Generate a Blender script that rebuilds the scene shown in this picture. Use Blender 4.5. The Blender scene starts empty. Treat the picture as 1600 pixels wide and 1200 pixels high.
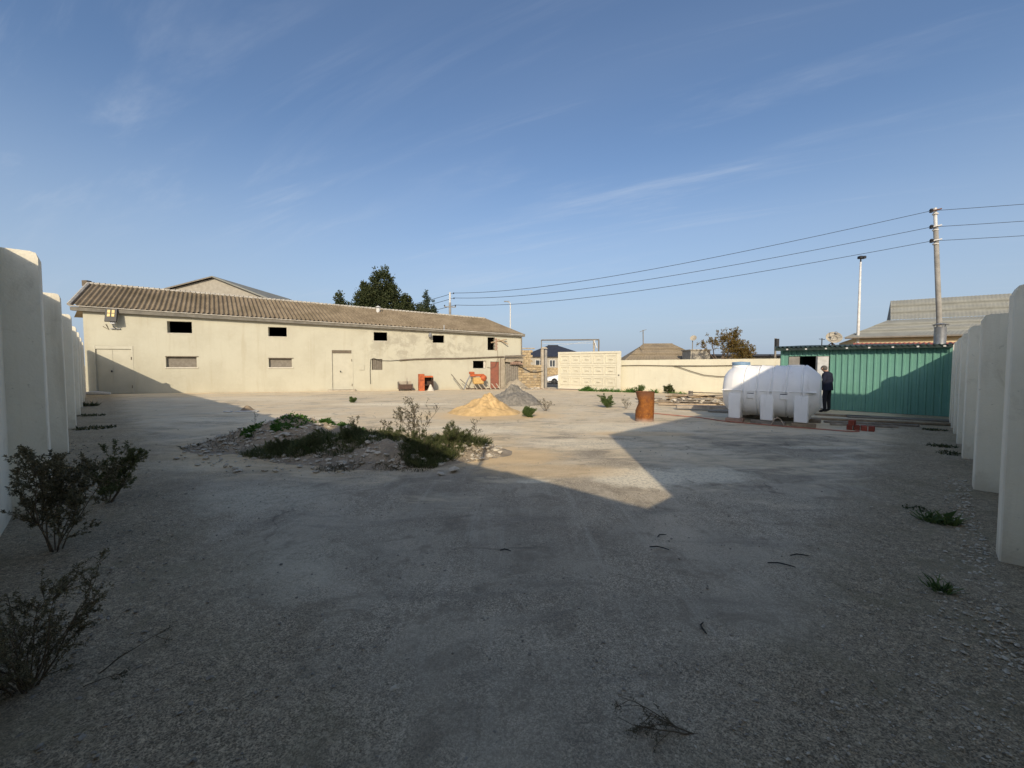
import bpy, math, random
from mathutils import Vector, Matrix, noise
R = math.radians
SC = bpy.context.scene
COL = SC.collection

# ------------------------------------------------------------------ camera
cam_d = bpy.data.cameras.new('camera')
cam_d.sensor_width = 36.0
cam_d.lens = 36.0 * 650 / 1600
cam_d.clip_start = 0.05
cam_d.clip_end = 3000
cam = bpy.data.objects.new('camera', cam_d)
COL.objects.link(cam)
cam.location = (0, 0, 1.7)
cam.rotation_euler = (R(90) - math.atan(30 / 650), 0, 0)
SC.camera = cam

# ------------------------------------------------------------------ world, sun, exposure
SHV = Vector((0.12, 2.07))                 # shadow of a 1 m post on level ground
SUN_EL = math.atan(1 / SHV.length)
world = bpy.data.worlds.new('World')
SC.world = world
world.use_nodes = True
wn = world.node_tree
wn.nodes.clear()
w_out = wn.nodes.new('ShaderNodeOutputWorld')
w_bg = wn.nodes.new('ShaderNodeBackground')
w_sky = wn.nodes.new('ShaderNodeTexSky')
w_sky.sky_type = 'NISHITA'
w_sky.sun_disc = False
w_sky.sun_elevation = SUN_EL
w_sky.sun_rotation = math.atan2(-SHV.x, -SHV.y)
w_sky.altitude = 0
w_sky.air_density = 1.0
w_sky.dust_density = 2.6
w_sky.ozone_density = 4.0
w_bg.inputs['Strength'].default_value = 0.15
w_tc = wn.nodes.new('ShaderNodeTexCoord')
w_sep = wn.nodes.new('ShaderNodeSeparateXYZ')
wn.links.new(w_tc.outputs['Generated'], w_sep.inputs[0])
def wmath(op, a, b=None, clamp=False):
    n = wn.nodes.new('ShaderNodeMath'); n.operation = op; n.use_clamp = clamp
    for i, v in enumerate((a, b)):
        if v is None: continue
        if isinstance(v, (int, float)): n.inputs[i].default_value = v
        else: wn.links.new(v, n.inputs[i])
    return n.outputs[0]
wz = wmath('MAXIMUM', w_sep.outputs[2], 0.0)
wzz = wmath('ADD', wz, 0.12)
wx = wmath('DIVIDE', w_sep.outputs[0], wzz)
wy = wmath('DIVIDE', w_sep.outputs[1], wzz)
def wcomb(x, y):
    n = wn.nodes.new('ShaderNodeCombineXYZ')
    wn.links.new(x, n.inputs[0]); wn.links.new(y, n.inputs[1])
    return n.outputs[0]
def wnoise(vec, scale, detail, rough, dist=0.0):
    n = wn.nodes.new('ShaderNodeTexNoise')
    n.inputs['Scale'].default_value = scale; n.inputs['Detail'].default_value = detail
    n.inputs['Roughness'].default_value = rough; n.inputs['Distortion'].default_value = dist
    wn.links.new(vec, n.inputs['Vector'])
    return n.outputs['Fac']
def wramp(fac, p0, p1):
    n = wn.nodes.new('ShaderNodeMapRange'); n.clamp = True; n.interpolation_type = 'SMOOTHSTEP'
    n.inputs[1].default_value = p0; n.inputs[2].default_value = p1
    wn.links.new(fac, n.inputs[0])
    return n.outputs[0]
# thin cirrus: streaks drawn out along one wind direction over the whole sky dome
sx = wmath('ADD', wmath('MULTIPLY', wx, 0.34), wmath('MULTIPLY', wy, 0.12))
sy = wmath('ADD', wmath('MULTIPLY', wy, 1.3), wmath('MULTIPLY', wx, 0.62))
c1 = wramp(wnoise(wcomb(sx, sy), 2.1, 7.0, 0.64, 0.5), 0.47, 0.80)
c2 = wramp(wnoise(wcomb(wx, wy), 0.55, 3.0, 0.5), 0.34, 0.62)
cir = wmath('MULTIPLY', wmath('MULTIPLY', c1, c2), 0.46)
veil = wmath('MULTIPLY', wramp(wnoise(wcomb(sx, sy), 0.8, 4.0, 0.5), 0.35, 0.8), 0.06)
cfac = wmath('ADD', cir, veil, clamp=True)
w_mix = wn.nodes.new('ShaderNodeMix'); w_mix.data_type = 'RGBA'
wn.links.new(cfac, w_mix.inputs['Factor'])
wn.links.new(w_sky.outputs[0], w_mix.inputs[6])
w_mix.inputs[7].default_value = (4.6, 5.0, 5.6, 1)
# pale haze low over the whole horizon
w_haze = wn.nodes.new('ShaderNodeMix'); w_haze.data_type = 'RGBA'
wn.links.new(wmath('MULTIPLY', wramp(wz, 0.50, -0.02), 0.78), w_haze.inputs['Factor'])
wn.links.new(w_mix.outputs[2], w_haze.inputs[6])
w_haze.inputs[7].default_value = (3.05, 3.75, 4.75, 1)
wn.links.new(w_haze.outputs[2], w_bg.inputs['Color'])
wn.links.new(w_bg.outputs[0], w_out.inputs[0])

sun_d = bpy.data.lights.new('sun', 'SUN')
sun_d.energy = 3.9
sun_d.angle = R(0.53)
sun_d.color = (1.0, 0.865, 0.665)
sun = bpy.data.objects.new('sun', sun_d)
COL.objects.link(sun)
sun.rotation_euler = Vector((SHV.x, SHV.y, -1)).to_track_quat('-Z', 'Y').to_euler()
sun.location = (0, -30, 30)

SC.view_settings.view_transform = 'Standard'
SC.view_settings.look = 'None'
SC.view_settings.gamma = 1.0
SC.view_settings.exposure = 0.0
SC.view_settings.use_curve_mapping = False
SC.render.engine = 'CYCLES'
SC.cycles.use_denoising = True
SC.cycles.max_bounces = 6
SC.cycles.transparent_max_bounces = 8

# ------------------------------------------------------------------ materials
MATS = {}
class NB:
    """small helper round a node tree"""
    def __init__(self, name, rough=0.9, spec=0.3, metal=0.0):
        self.m = bpy.data.materials.new(name); self.m.use_nodes = True
        self.t = self.m.node_tree
        self.b = self.t.nodes['Principled BSDF']
        self.b.inputs['Roughness'].default_value = rough
        self.b.inputs['Specular IOR Level'].default_value = spec
        self.b.inputs['Metallic'].default_value = metal
        self.co = self.t.nodes.new('ShaderNodeTexCoord').outputs['Object']
        MATS[name] = self.m
    def link(self, a, b): self.t.links.new(a, b)
    def val(self, sock, v):
        if isinstance(v, (int, float)): sock.default_value = v
        elif isinstance(v, (tuple, list)): sock.default_value = (v[0], v[1], v[2], 1.0) if len(sock.default_value) == 4 else v
        else: self.link(v, sock)
    def noise(self, scale, detail=4.0, rough=0.55, dist=0.0, vec=None):
        n = self.t.nodes.new('ShaderNodeTexNoise')
        n.inputs['Scale'].default_value = scale; n.inputs['Detail'].default_value = detail
        n.inputs['Roughness'].default_value = rough; n.inputs['Distortion'].default_value = dist
        self.link(vec or self.co, n.inputs['Vector'])
        return n.outputs['Fac']
    def voro(self, scale, vec=None, feature='F1'):
        n = self.t.nodes.new('ShaderNodeTexVoronoi'); n.feature = feature
        n.inputs['Scale'].default_value = scale
        self.link(vec or self.co, n.inputs['Vector'])
        return n.outputs['Distance']
    def stones(self, col, scale, amt):
        """light and dark stones: one tone for each cell"""
        n = self.t.nodes.new('ShaderNodeTexVoronoi'); n.inputs['Scale'].default_value = scale; self.link(self.co, n.inputs['Vector'])
        sp_ = self.t.nodes.new('ShaderNodeSeparateColor'); self.link(n.outputs['Color'], sp_.inputs[0])
        hs = self.t.nodes.new('ShaderNodeHueSaturation'); self.link(self.ramp(sp_.outputs[0], 0, 1, 1 - amt, 1 + amt), hs.inputs['Value']); self.link(col, hs.inputs['Color'])
        return hs.outputs[0]
    def scaled(self, s, loc=(0, 0, 0)):
        n = self.t.nodes.new('ShaderNodeMapping')
        n.inputs['Scale'].default_value = s; n.inputs['Location'].default_value = loc
        self.link(self.co, n.inputs['Vector'])
        return n.outputs[0]
    def ramp(self, fac, a, b, lo=0.0, hi=1.0):
        n = self.t.nodes.new('ShaderNodeMapRange'); n.clamp = True; n.interpolation_type = 'SMOOTHSTEP'
        for i, v in enumerate((fac, a, b, lo, hi)): self.val(n.inputs[i], v)
        return n.outputs[0]
    def math(self, op, a, b=0.0, clamp=False):
        n = self.t.nodes.new('ShaderNodeMath'); n.operation = op; n.use_clamp = clamp
        self.val(n.inputs[0], a); self.val(n.inputs[1], b)
        return n.outputs[0]
    def mix(self, fac, a, b, mode='MIX'):
        n = self.t.nodes.new('ShaderNodeMix'); n.data_type = 'RGBA'; n.blend_type = mode
        self.val(n.inputs['Factor'], fac); self.val(n.inputs[6], a); self.val(n.inputs[7], b)
        return n.outputs[2]
    def bump(self, h, strength=0.4, dist=0.02):
        n = self.t.nodes.new('ShaderNodeBump')
        n.inputs['Strength'].default_value = strength; n.inputs['Distance'].default_value = dist
        self.link(h, n.inputs['Height']); self.link(n.outputs[0], self.b.inputs['Normal'])
    def color(self, c): self.val(self.b.inputs['Base Color'], c)
    def sep(self):
        n = self.t.nodes.new('ShaderNodeSeparateXYZ'); self.link(self.co, n.inputs[0]); return n.outputs

def simple(name, c1, c2=None, scale=6.0, rough=0.85, spec=0.3, metal=0.0, bump=0.25, bscale=None, bd=0.01, random_obj=0.0):
    b = NB(name, rough, spec, metal)
    c2 = c2 or tuple(v * 0.72 for v in c1)
    col = b.mix(b.ramp(b.noise(scale, 6.0, 0.62), 0.34, 0.68), c1, c2)
    if random_obj:
        oi = b.t.nodes.new('ShaderNodeObjectInfo')
        hs = b.t.nodes.new('ShaderNodeHueSaturation')
        b.link(b.ramp(oi.outputs['Random'], 0, 1, 1 - random_obj, 1 + random_obj), hs.inputs['Value'])
        b.link(col, hs.inputs['Color']); col = hs.outputs[0]
    b.color(col)
    if bump: b.bump(b.noise(bscale or scale * 6, 5.0, 0.6), bump, bd)
    return b.m

def plaster(name, base, dirt, patch, streak=0.35, bump=0.35, top_stain=0.0):
    """whitewashed render: blotches, runs of dirt down the face, a grubby foot"""
    b = NB(name, 0.92, 0.2)
    c = b.mix(b.ramp(b.noise(0.9, 6, 0.6), 0.35, 0.7), base, tuple(v * 0.93 for v in base))
    c = b.mix(b.ramp(b.noise(9.0, 5, 0.6), 0.5, 0.75, 0, 0.35), c, patch)
    st = b.noise(1.0, 6, 0.65, 0.3, b.scaled((3.5, 3.5, 0.28)))
    c = b.mix(b.math('MULTIPLY', b.ramp(st, 0.5, 0.76), streak), c, dirt)
    z = b.sep()[2]
    foot = b.ramp(b.math('ADD', z, b.math('MULTIPLY', b.noise(4.2, 6, 0.7), 0.5)), 0.10, 0.55, 1, 0)
    c = b.mix(b.math('MULTIPLY', foot, 0.6), c, dirt)
    c = b.mix(b.ramp(b.noise(14, 7, 0.75, 0.5), 0.62, 0.70, 0, 0.55), c, tuple(v * 0.62 for v in dirt))
    c = b.mix(b.ramp(b.noise(2.6, 7, 0.7, 0.6), 0.55, 0.72, 0, 0.35), c, dirt)
    b.color(c)
    h = b.math('ADD', b.math('MULTIPLY', b.noise(3.0, 4), 1.0), b.math('MULTIPLY', b.noise(45, 4), 0.25))
    b.bump(h, bump, 0.02)
    return b.m

def facade_mat():
    b = NB('storehouse_plaster', 0.92, 0.2)
    base = (0.475, 0.452, 0.355)
    c = b.mix(b.ramp(b.noise(0.55, 6, 0.6), 0.38, 0.68), base, (0.435, 0.41, 0.318))
    c = b.mix(b.ramp(b.noise(7.0, 5, 0.65), 0.52, 0.75, 0, 0.4), c, (0.51, 0.49, 0.41))
    # rubbed grey patch on the right-hand half, between the upper windows
    s = b.sep()
    along = b.math('ADD', b.math('MULTIPLY', s[0], 0.9503), b.math('MULTIPLY', s[1], 0.3105))
    zone = b.math('MULTIPLY', b.ramp(along, 0.8, 3.8), b.ramp(along, 13.5, 8.5))
    zz = b.math('MULTIPLY', b.ramp(s[2], 1.4, 3.2), b.ramp(s[2], 5.3, 4.6, 0.4, 1))
    blot = b.ramp(b.noise(1.2, 6, 0.68, 0.6), 0.44, 0.60)
    c = b.mix(b.math('MULTIPLY', b.math('MULTIPLY', zone, zz), b.math('MULTIPLY', blot, 0.95)), c, (0.345, 0.32, 0.25))
    st = b.noise(1.0, 6, 0.65, 0.3, b.scaled((3.0, 3.0, 0.22)))
    c = b.mix(b.ramp(b.noise(2.4, 8, 0.72, 0.7), 0.56, 0.70, 0, 0.30), c, (0.40, 0.36, 0.265))
    c = b.mix(b.ramp(st, 0.52, 0.76, 0, 0.45), c, (0.37, 0.325, 0.23))
    foot = b.ramp(b.math('ADD', s[2], b.math('MULTIPLY', b.noise(1.6, 5), 0.5)), 0.05, 0.5, 1, 0)
    c = b.mix(b.math('MULTIPLY', foot, 0.5), c, (0.40, 0.325, 0.225))
    b.color(c)
    b.bump(b.math('ADD', b.noise(1.8, 5), b.math('MULTIPLY', b.noise(30, 4), 0.2)), 0.45, 0.03)
    return b.m

def ground_mat():
    b = NB('yard_ground', 0.95, 0.15)
    s = b.sep()
    X, Y = s[0], s[1]
    # asphalt: stone specks in tar, worn and faded
    sp = b.noise(70, 4, 0.75)
    spk = b.ramp(b.voro(130), 0.10, 0.32)
    asp = b.mix(b.ramp(sp, 0.32, 0.68), (0.35, 0.29, 0.205), (0.56, 0.47, 0.34))
    asp = b.stones(asp, 150.0, 0.45)
    asp = b.stones(asp, 52.0, 0.14)
    asp = b.mix(b.ramp(b.noise(150, 2, 0.6), 0.60, 0.72, 0, 0.6), asp, (0.80, 0.70, 0.55))
    asp = b.mix(b.ramp(b.noise(125, 2, 0.5), 0.58, 0.70, 0, 0.7), asp, (0.10, 0.088, 0.07))
    asp = b.mix(b.ramp(b.noise(0.8, 8, 0.68, 0.5), 0.42, 0.62, 0, 0.6), asp, (0.60, 0.51, 0.375))
    asp = b.mix(b.ramp(b.noise(2.2, 8, 0.7, 0.8), 0.50, 0.66, 0, 0.65), asp, (0.25, 0.205, 0.145))
    asp = b.mix(b.ramp(b.noise(0.33, 6, 0.6, 0.6), 0.40, 0.62, 0, 0.5), asp, (0.22, 0.188, 0.14))
    # blown dust and lime lying over it
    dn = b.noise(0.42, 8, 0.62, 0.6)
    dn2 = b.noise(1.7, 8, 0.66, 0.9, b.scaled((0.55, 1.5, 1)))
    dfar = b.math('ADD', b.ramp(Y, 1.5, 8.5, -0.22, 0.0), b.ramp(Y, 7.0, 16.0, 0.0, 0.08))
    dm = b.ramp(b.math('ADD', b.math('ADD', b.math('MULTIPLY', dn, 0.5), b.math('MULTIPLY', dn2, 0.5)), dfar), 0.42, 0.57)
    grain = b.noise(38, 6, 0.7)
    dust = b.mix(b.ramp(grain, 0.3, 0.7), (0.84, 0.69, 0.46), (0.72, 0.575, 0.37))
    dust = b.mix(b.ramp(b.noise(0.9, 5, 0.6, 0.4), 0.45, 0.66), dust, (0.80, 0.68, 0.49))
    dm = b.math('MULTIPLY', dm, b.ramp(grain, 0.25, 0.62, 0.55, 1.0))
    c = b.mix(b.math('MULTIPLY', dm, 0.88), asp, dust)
    # sweeping and tyre streaks, hairline cracks
    mp = b.t.nodes.new('ShaderNodeMapping'); mp.inputs['Rotation'].default_value = (0, 0, 0.65); mp.inputs['Scale'].default_value = (2.6, 0.22, 1)
    b.link(b.co, mp.inputs['Vector'])
    c = b.mix(b.ramp(b.noise(1.6, 7, 0.7, 0.4, mp.outputs[0]), 0.52, 0.70, 0, 0.34), c, (0.66, 0.575, 0.44))
    c = b.mix(b.ramp(b.noise(1.1, 7, 0.7, 0.6, b.scaled((0.5, 1.9, 1), (7, 3, 0))), 0.52, 0.68, 0, 0.38), c, (0.20, 0.175, 0.14))
    wv = b.t.nodes.new('ShaderNodeVectorMath'); wv.operation = 'ADD'
    nz = b.t.nodes.new('ShaderNodeTexNoise'); nz.inputs['Scale'].default_value = 1.4; nz.inputs['Detail'].default_value = 6
    b.link(b.co, nz.inputs['Vector']); b.link(b.co, wv.inputs[0]); b.link(nz.outputs['Color'], wv.inputs[1])
    crack = b.math('MULTIPLY', b.ramp(b.voro(0.42, wv.outputs[0], 'DISTANCE_TO_EDGE'), 0.002, 0.011, 1, 0), b.ramp(b.noise(0.5, 4), 0.46, 0.58))
    c = b.mix(b.math('MULTIPLY', crack, 0.4), c, (0.09, 0.078, 0.06))
    # spilt lime / mortar splashes, each with a ragged edge
    rag = b.math('MULTIPLY', b.math('SUBTRACT', b.noise(2.4, 8, 0.7, 0.8), 0.5), 1.5)
    fine = b.ramp(b.noise(22, 6, 0.75), 0.38, 0.55, 0.25, 1.0)
    for (cx, cy, rx, ry, amt) in ((1.95, 6.25, 0.8, 0.6, 1.0), (3.0, 6.4, 0.7, 0.5, 0.8), (-5.2, 18.2, 3.0, 0.75, 0.9),
                                  (1.6, 8.9, 1.3, 0.6, 0.6), (-1.6, 10.8, 2.0, 0.9, 0.7), (3.0, 11.3, 2.3, 1.0, 0.65), (-8.0, 13.0, 3.2, 0.7, 0.55),
                                  (6.3, 8.5, 0.9, 0.2, 0.5), (9.3, 8.0, 1.2, 0.15, 0.5), (-3.2, 5.2, 1.0, 0.6, 0.35), (-5.5, 7.0, 1.2, 0.5, 0.5),
                                  (-2.3, 3.3, 0.9, 0.7, 0.28), (-9.5, 14.6, 1.4, 0.3, 0.5), (0.3, 6.0, 0.25, 0.1, 0.7), (7.5, 19.5, 3.0, 2.0, 0.4), (-14, 22, 6, 2.2, 0.45)):
        dx = b.math('DIVIDE', b.math('SUBTRACT', X, cx), rx); dy = b.math('DIVIDE', b.math('SUBTRACT', Y, cy), ry)
        d = b.math('ADD', b.math('SQRT', b.math('ADD', b.math('MULTIPLY', dx, dx), b.math('MULTIPLY', dy, dy))), rag)
        m = b.math('MULTIPLY', b.ramp(d, 0.6, 1.15, 1, 0), b.math('MULTIPLY', fine, amt))
        c = b.mix(m, c, (0.86, 0.76, 0.56))
    # ochre sand trodden out round the heap and the mound
    for (cx, cy, rx, ry, amt) in ((-0.7, 14.0, 2.4, 1.5, 0.8), (-0.2, 7.7, 1.3, 0.9, 0.75), (0.7, 6.6, 1.4, 0.45, 0.5), (-3.6, 8.6, 3.9, 2.4, 0.55), (3.2, 10.2, 1.5, 0.4, 0.5)):
        dx = b.math('DIVIDE', b.math('SUBTRACT', X, cx), rx); dy = b.math('DIVIDE', b.math('SUBTRACT', Y, cy), ry)
        d = b.math('ADD', b.math('SQRT', b.math('ADD', b.math('MULTIPLY', dx, dx), b.math('MULTIPLY', dy, dy))), b.math('MULTIPLY', rag, 0.6))
        c = b.mix(b.math('MULTIPLY', b.ramp(d, 0.5, 1.2, 1, 0), amt), c, (0.74, 0.53, 0.285))
    # bare soil along the foot of both fences
    nl = b.math('MULTIPLY', b.math('ADD', X, Y), 0.7071)
    nr = b.math('MULTIPLY', b.math('SUBTRACT', Y, X), 0.7071)
    wob = b.math('MULTIPLY', b.noise(1.3, 6, 0.65, 0.5), 1.1)
    soil = b.mix(b.ramp(b.noise(16, 7, 0.75), 0.35, 0.66), (0.22, 0.175, 0.115), (0.42, 0.335, 0.22))
    soil = b.stones(b.stones(soil, 150.0, 0.5), 60.0, 0.2)
    soil = b.mix(b.ramp(b.noise(1.9, 7, 0.7, 0.6), 0.48, 0.64, 0, 0.6), soil, (0.22, 0.185, 0.105))
    c = b.mix(b.ramp(b.math('SUBTRACT', nl, wob), -0.25, 0.75, 0.75, 0), c, soil)
    c = b.mix(b.ramp(b.math('SUBTRACT', nr, wob), -0.35, 0.5, 0.8, 0), c, soil)
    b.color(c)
    h = b.math('ADD', b.math('MULTIPLY', b.noise(140, 3, 0.65), 0.35), b.math('ADD', b.math('MULTIPLY', b.noise(14, 6, 0.65), 0.6), b.math('MULTIPLY', b.noise(1.6, 5), 1.0)))
    b.bump(h, 0.6, 0.03)
    return b.m

def rust_mat():
    b = NB('rusty_steel', 0.82, 0.35)
    c = b.mix(b.ramp(b.noise(7, 7, 0.7), 0.3, 0.7), (0.30, 0.105, 0.018), (0.15, 0.05, 0.014))
    c = b.mix(b.ramp(b.noise(24, 6, 0.7), 0.55, 0.72), c, (0.42, 0.18, 0.04))
    z = b.sep()[2]
    c = b.mix(b.math('MULTIPLY', b.ramp(b.math('ADD', z, b.math('MULTIPLY', b.noise(9, 5), 0.12)), 0.05, 0.2, 1, 0), 0.75), c, (0.34, 0.27, 0.22))
    c = b.mix(b.math('MULTIPLY', b.ramp(b.math('ADD', z, b.math('MULTIPLY', b.noise(9, 5), 0.3)), 0.75, 1.05), 0.7), c, (0.13, 0.06, 0.035))
    b.color(c); b.bump(b.noise(60, 6, 0.7), 0.5, 0.006)
    return b.m

def asbestos_mat(name, lo, hi, moss, amount):
    b = NB(name, 0.95, 0.15)
    c = b.mix(b.ramp(b.noise(1.1, 7, 0.65), 0.35, 0.68), lo, hi)
    c = b.mix(b.ramp(b.noise(5.5, 7, 0.7, 0.4), 0.5, 0.72, 0, amount), c, moss)
    c = b.mix(b.ramp(b.noise(0.35, 4, 0.6), 0.45, 0.7, 0, amount), c, moss)
    b.color(c); b.bump(b.noise(26, 5, 0.65), 0.3, 0.02)
    return b.m

def leaf_mat(name, c1, c2, trans=0.25):
    b = NB(name, 0.65, 0.25)
    gi = b.t.nodes.new('ShaderNodeNewGeometry')
    c = b.mix(gi.outputs['Random Per Island'], c1, c2)
    b.color(c)
    tr = b.t.nodes.new('ShaderNodeBsdfTranslucent'); b.link(c, tr.inputs[0])
    mx = b.t.nodes.new('ShaderNodeMixShader'); mx.inputs[0].default_value = trans
    out = b.t.nodes['Material Output']
    b.link(b.b.outputs[0], mx.inputs[1]); b.link(tr.outputs[0], mx.inputs[2]); b.link(mx.outputs[0], out.inputs[0])
    return b.m

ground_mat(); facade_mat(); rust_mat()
plaster('fence_plaster', (0.90, 0.825, 0.655), (0.54, 0.46, 0.325), (0.92, 0.87, 0.74), 0.5, 0.6)
plaster('cream_plaster', (0.73, 0.685, 0.53), (0.58, 0.47, 0.31), (0.80, 0.73, 0.56), 0.22)
asbestos_mat('brown_asbestos', (0.27, 0.215, 0.145), (0.19, 0.148, 0.10), (0.125, 0.098, 0.058), 0.65)
asbestos_mat('grey_asbestos', (0.265, 0.265, 0.235), (0.225, 0.225, 0.20), (0.205, 0.20, 0.165), 0.35)
asbestos_mat('tan_asbestos', (0.27, 0.22, 0.155), (0.22, 0.18, 0.13), (0.20, 0.16, 0.09), 0.5)
simple('ridge_white', (0.46, 0.43, 0.37), (0.33, 0.30, 0.25), 3)
simple('fascia_grey', (0.20, 0.185, 0.155), (0.14, 0.13, 0.11), 2.5)
simple('door_paint', (0.48, 0.455, 0.36), (0.44, 0.415, 0.325), 2, rough=0.6)
simple('lintel_dark', (0.16, 0.13, 0.095), None, 4)
simple('board_grey', (0.225, 0.20, 0.165), (0.17, 0.15, 0.12), 5)
simple('dish_dirty', (0.44, 0.40, 0.32), (0.30, 0.26, 0.2), 5)
simple('white_reveal', (0.58, 0.54, 0.46), (0.50, 0.46, 0.38), 5)
simple('interior_dark', (0.022, 0.02, 0.018), None, 2)  # near-black colour paints the darkness of the rooms onto their inner faces
simple('red_paint_worn', (0.27, 0.10, 0.065), (0.20, 0.085, 0.06), 5)
simple('orange_paint', (0.50, 0.12, 0.035), (0.30, 0.075, 0.03), 4, rough=0.55)
simple('yellow_paint', (0.55, 0.36, 0.13), (0.45, 0.28, 0.1), 6, rough=0.6)
simple('dark_brown', (0.10, 0.06, 0.045), (0.06, 0.04, 0.03), 5)
simple('cable_black', (0.035, 0.033, 0.03), None, 8, bump=0)
simple('cable_brown', (0.13, 0.10, 0.07), None, 8, bump=0)
simple('black_metal', (0.03, 0.03, 0.032), None, 8, rough=0.5)
simple('solar_yellow', (0.62, 0.45, 0.14), (0.55, 0.4, 0.12), 8, rough=0.4, bump=0)
simple('galvanised', (0.42, 0.43, 0.44), (0.33, 0.335, 0.34), 7, rough=0.38, metal=0.75, bump=0.1)
simple('grey_steel', (0.27, 0.275, 0.28), (0.20, 0.2, 0.2), 6, rough=0.55, metal=0.3)
simple('white_paint', (0.66, 0.65, 0.62), (0.55, 0.53, 0.49), 6, rough=0.5)
simple('concrete', (0.33, 0.31, 0.275), (0.23, 0.215, 0.19), 3, bump=0.5)
simple('concrete_warm', (0.44, 0.385, 0.30), (0.33, 0.28, 0.21), 3, bump=0.5)
simple('sandstone', (0.44, 0.34, 0.20), (0.34, 0.25, 0.145), 4, bump=0.7, bd=0.03, random_obj=0.16)
simple('mortar', (0.36, 0.31, 0.235), (0.27, 0.23, 0.17), 3, bump=0.6, bd=0.03)
simple('gate_paint', (0.66, 0.62, 0.49), (0.61, 0.57, 0.45), 2.5, rough=0.6, bump=0.1)
simple('gate_recess', (0.62, 0.58, 0.455), (0.57, 0.53, 0.41), 3, rough=0.6, bump=0.1)
simple('shed_green', (0.145, 0.315, 0.25), (0.12, 0.28, 0.215), 1.2, rough=0.5, spec=0.4, bump=0.25, bscale=2.2, bd=0.02, random_obj=0.07)
simple('shed_roof', (0.03, 0.055, 0.045), (0.02, 0.03, 0.028), 3, rough=0.6)
simple('pink_roof', (0.35, 0.105, 0.085), (0.28, 0.085, 0.07), 3)
simple('navy_roof', (0.04, 0.045, 0.06), (0.03, 0.033, 0.045), 2, rough=0.55)
simple('house_stone', (0.38, 0.35, 0.29), (0.31, 0.28, 0.23), 3)
simple('house_cream', (0.58, 0.47, 0.295), (0.53, 0.42, 0.25), 2)
simple('timber_grey', (0.30, 0.26, 0.21), (0.19, 0.16, 0.125), 5, bump=0.4, random_obj=0.3)
simple('timber_tan', (0.40, 0.31, 0.205), (0.27, 0.2, 0.13), 5, bump=0.4, random_obj=0.25)
simple('brick_red', (0.30, 0.07, 0.04), (0.22, 0.055, 0.035), 8, bump=0.4, random_obj=0.2)
simple('block_pink', (0.40, 0.27, 0.20), (0.30, 0.20, 0.15), 5, bump=0.5)
simple('hose_orange', (0.46, 0.17, 0.11), None, 5, bump=0)
simple('hose_pale', (0.55, 0.45, 0.34), None, 5, bump=0)
simple('cap_blue', (0.22, 0.33, 0.45), (0.17, 0.27, 0.38), 5, rough=0.45, bump=0)
simple('sand', (0.66, 0.455, 0.215), (0.50, 0.335, 0.15), 4, bump=0.7, bscale=30, bd=0.03)
simple('grey_gravel', (0.29, 0.265, 0.22), (0.16, 0.145, 0.12), 9, bump=0.9, bscale=38, bd=0.04)
simple('rubble_soil', (0.44, 0.355, 0.25), (0.29, 0.235, 0.165), 3.5, bump=0.9, bscale=22, bd=0.05)
simple('rubble_stone', (0.60, 0.535, 0.42), (0.42, 0.365, 0.28), 4, bump=0.5)
simple('pebble', (0.68, 0.60, 0.47), (0.36, 0.31, 0.24), 30, bump=0.2)
simple('grit', (0.36, 0.32, 0.26), (0.20, 0.175, 0.14), 30, bump=0.2)
simple('bark', (0.13, 0.10, 0.075), (0.08, 0.06, 0.045), 8, bump=0.5)
simple('dry_stem', (0.16, 0.125, 0.085), (0.10, 0.075, 0.05), 12, bump=0.2)
simple('tyre', (0.025, 0.025, 0.026), None, 10)
simple('car_white', (0.72, 0.73, 0.74), (0.70, 0.71, 0.72), 1, rough=0.25, spec=0.5, bump=0)
simple('car_glass', (0.02, 0.025, 0.03), None, 1, rough=0.08, spec=0.6, bump=0)
simple('lamp_glass', (0.6, 0.62, 0.65), None, 4, rough=0.15, spec=0.6, bump=0)
simple('window_glass', (0.06, 0.07, 0.08), None, 2, rough=0.12, spec=0.6, bump=0)
simple('navy_cloth', (0.014, 0.017, 0.034), (0.010, 0.012, 0.024), 12, rough=0.9, bump=0.3)
simple('dark_cloth', (0.016, 0.017, 0.022), (0.011, 0.011, 0.015), 12, rough=0.9, bump=0.3)
simple('skin', (0.42, 0.24, 0.165), (0.38, 0.21, 0.14), 10, rough=0.55, bump=0.05)
simple('hair_grey', (0.13, 0.115, 0.10), (0.07, 0.06, 0.055), 40, bump=0.5)
simple('shoe', (0.02, 0.018, 0.016), None, 10, rough=0.5)
simple('plastic_sack', (0.60, 0.55, 0.46), (0.5, 0.45, 0.37), 6, bump=0.5)
simple('road_asphalt', (0.075, 0.074, 0.072), (0.06, 0.06, 0.058), 4)
b = NB('tank_plastic', 0.42, 0.45)
cc = b.mix(b.ramp(b.noise(1.6, 5, 0.6), 0.35, 0.7), (0.92, 0.90, 0.86), (0.86, 0.84, 0.80))
cc = b.mix(b.ramp(b.noise(1.0, 6, 0.65, 0.2, b.scaled((5, 5, 0.6))), 0.56, 0.8, 0, 0.35), cc, (0.46, 0.43, 0.37))
b.color(cc); b.bump(b.noise(3, 3), 0.12, 0.02)
leaf_mat('leaf_olive', (0.085, 0.08, 0.04), (0.27, 0.235, 0.14))
leaf_mat('leaf_sage', (0.075, 0.09, 0.030), (0.17, 0.18, 0.07))
leaf_mat('leaf_dry', (0.075, 0.068, 0.038), (0.15, 0.135, 0.08), 0.15)
leaf_mat('leaf_green', (0.05, 0.095, 0.024), (0.15, 0.20, 0.065))
leaf_mat('leaf_bright', (0.045, 0.120, 0.016), (0.09, 0.18, 0.035))
leaf_mat('leaf_dark', (0.022, 0.036, 0.012), (0.085, 0.095, 0.036))
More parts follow.
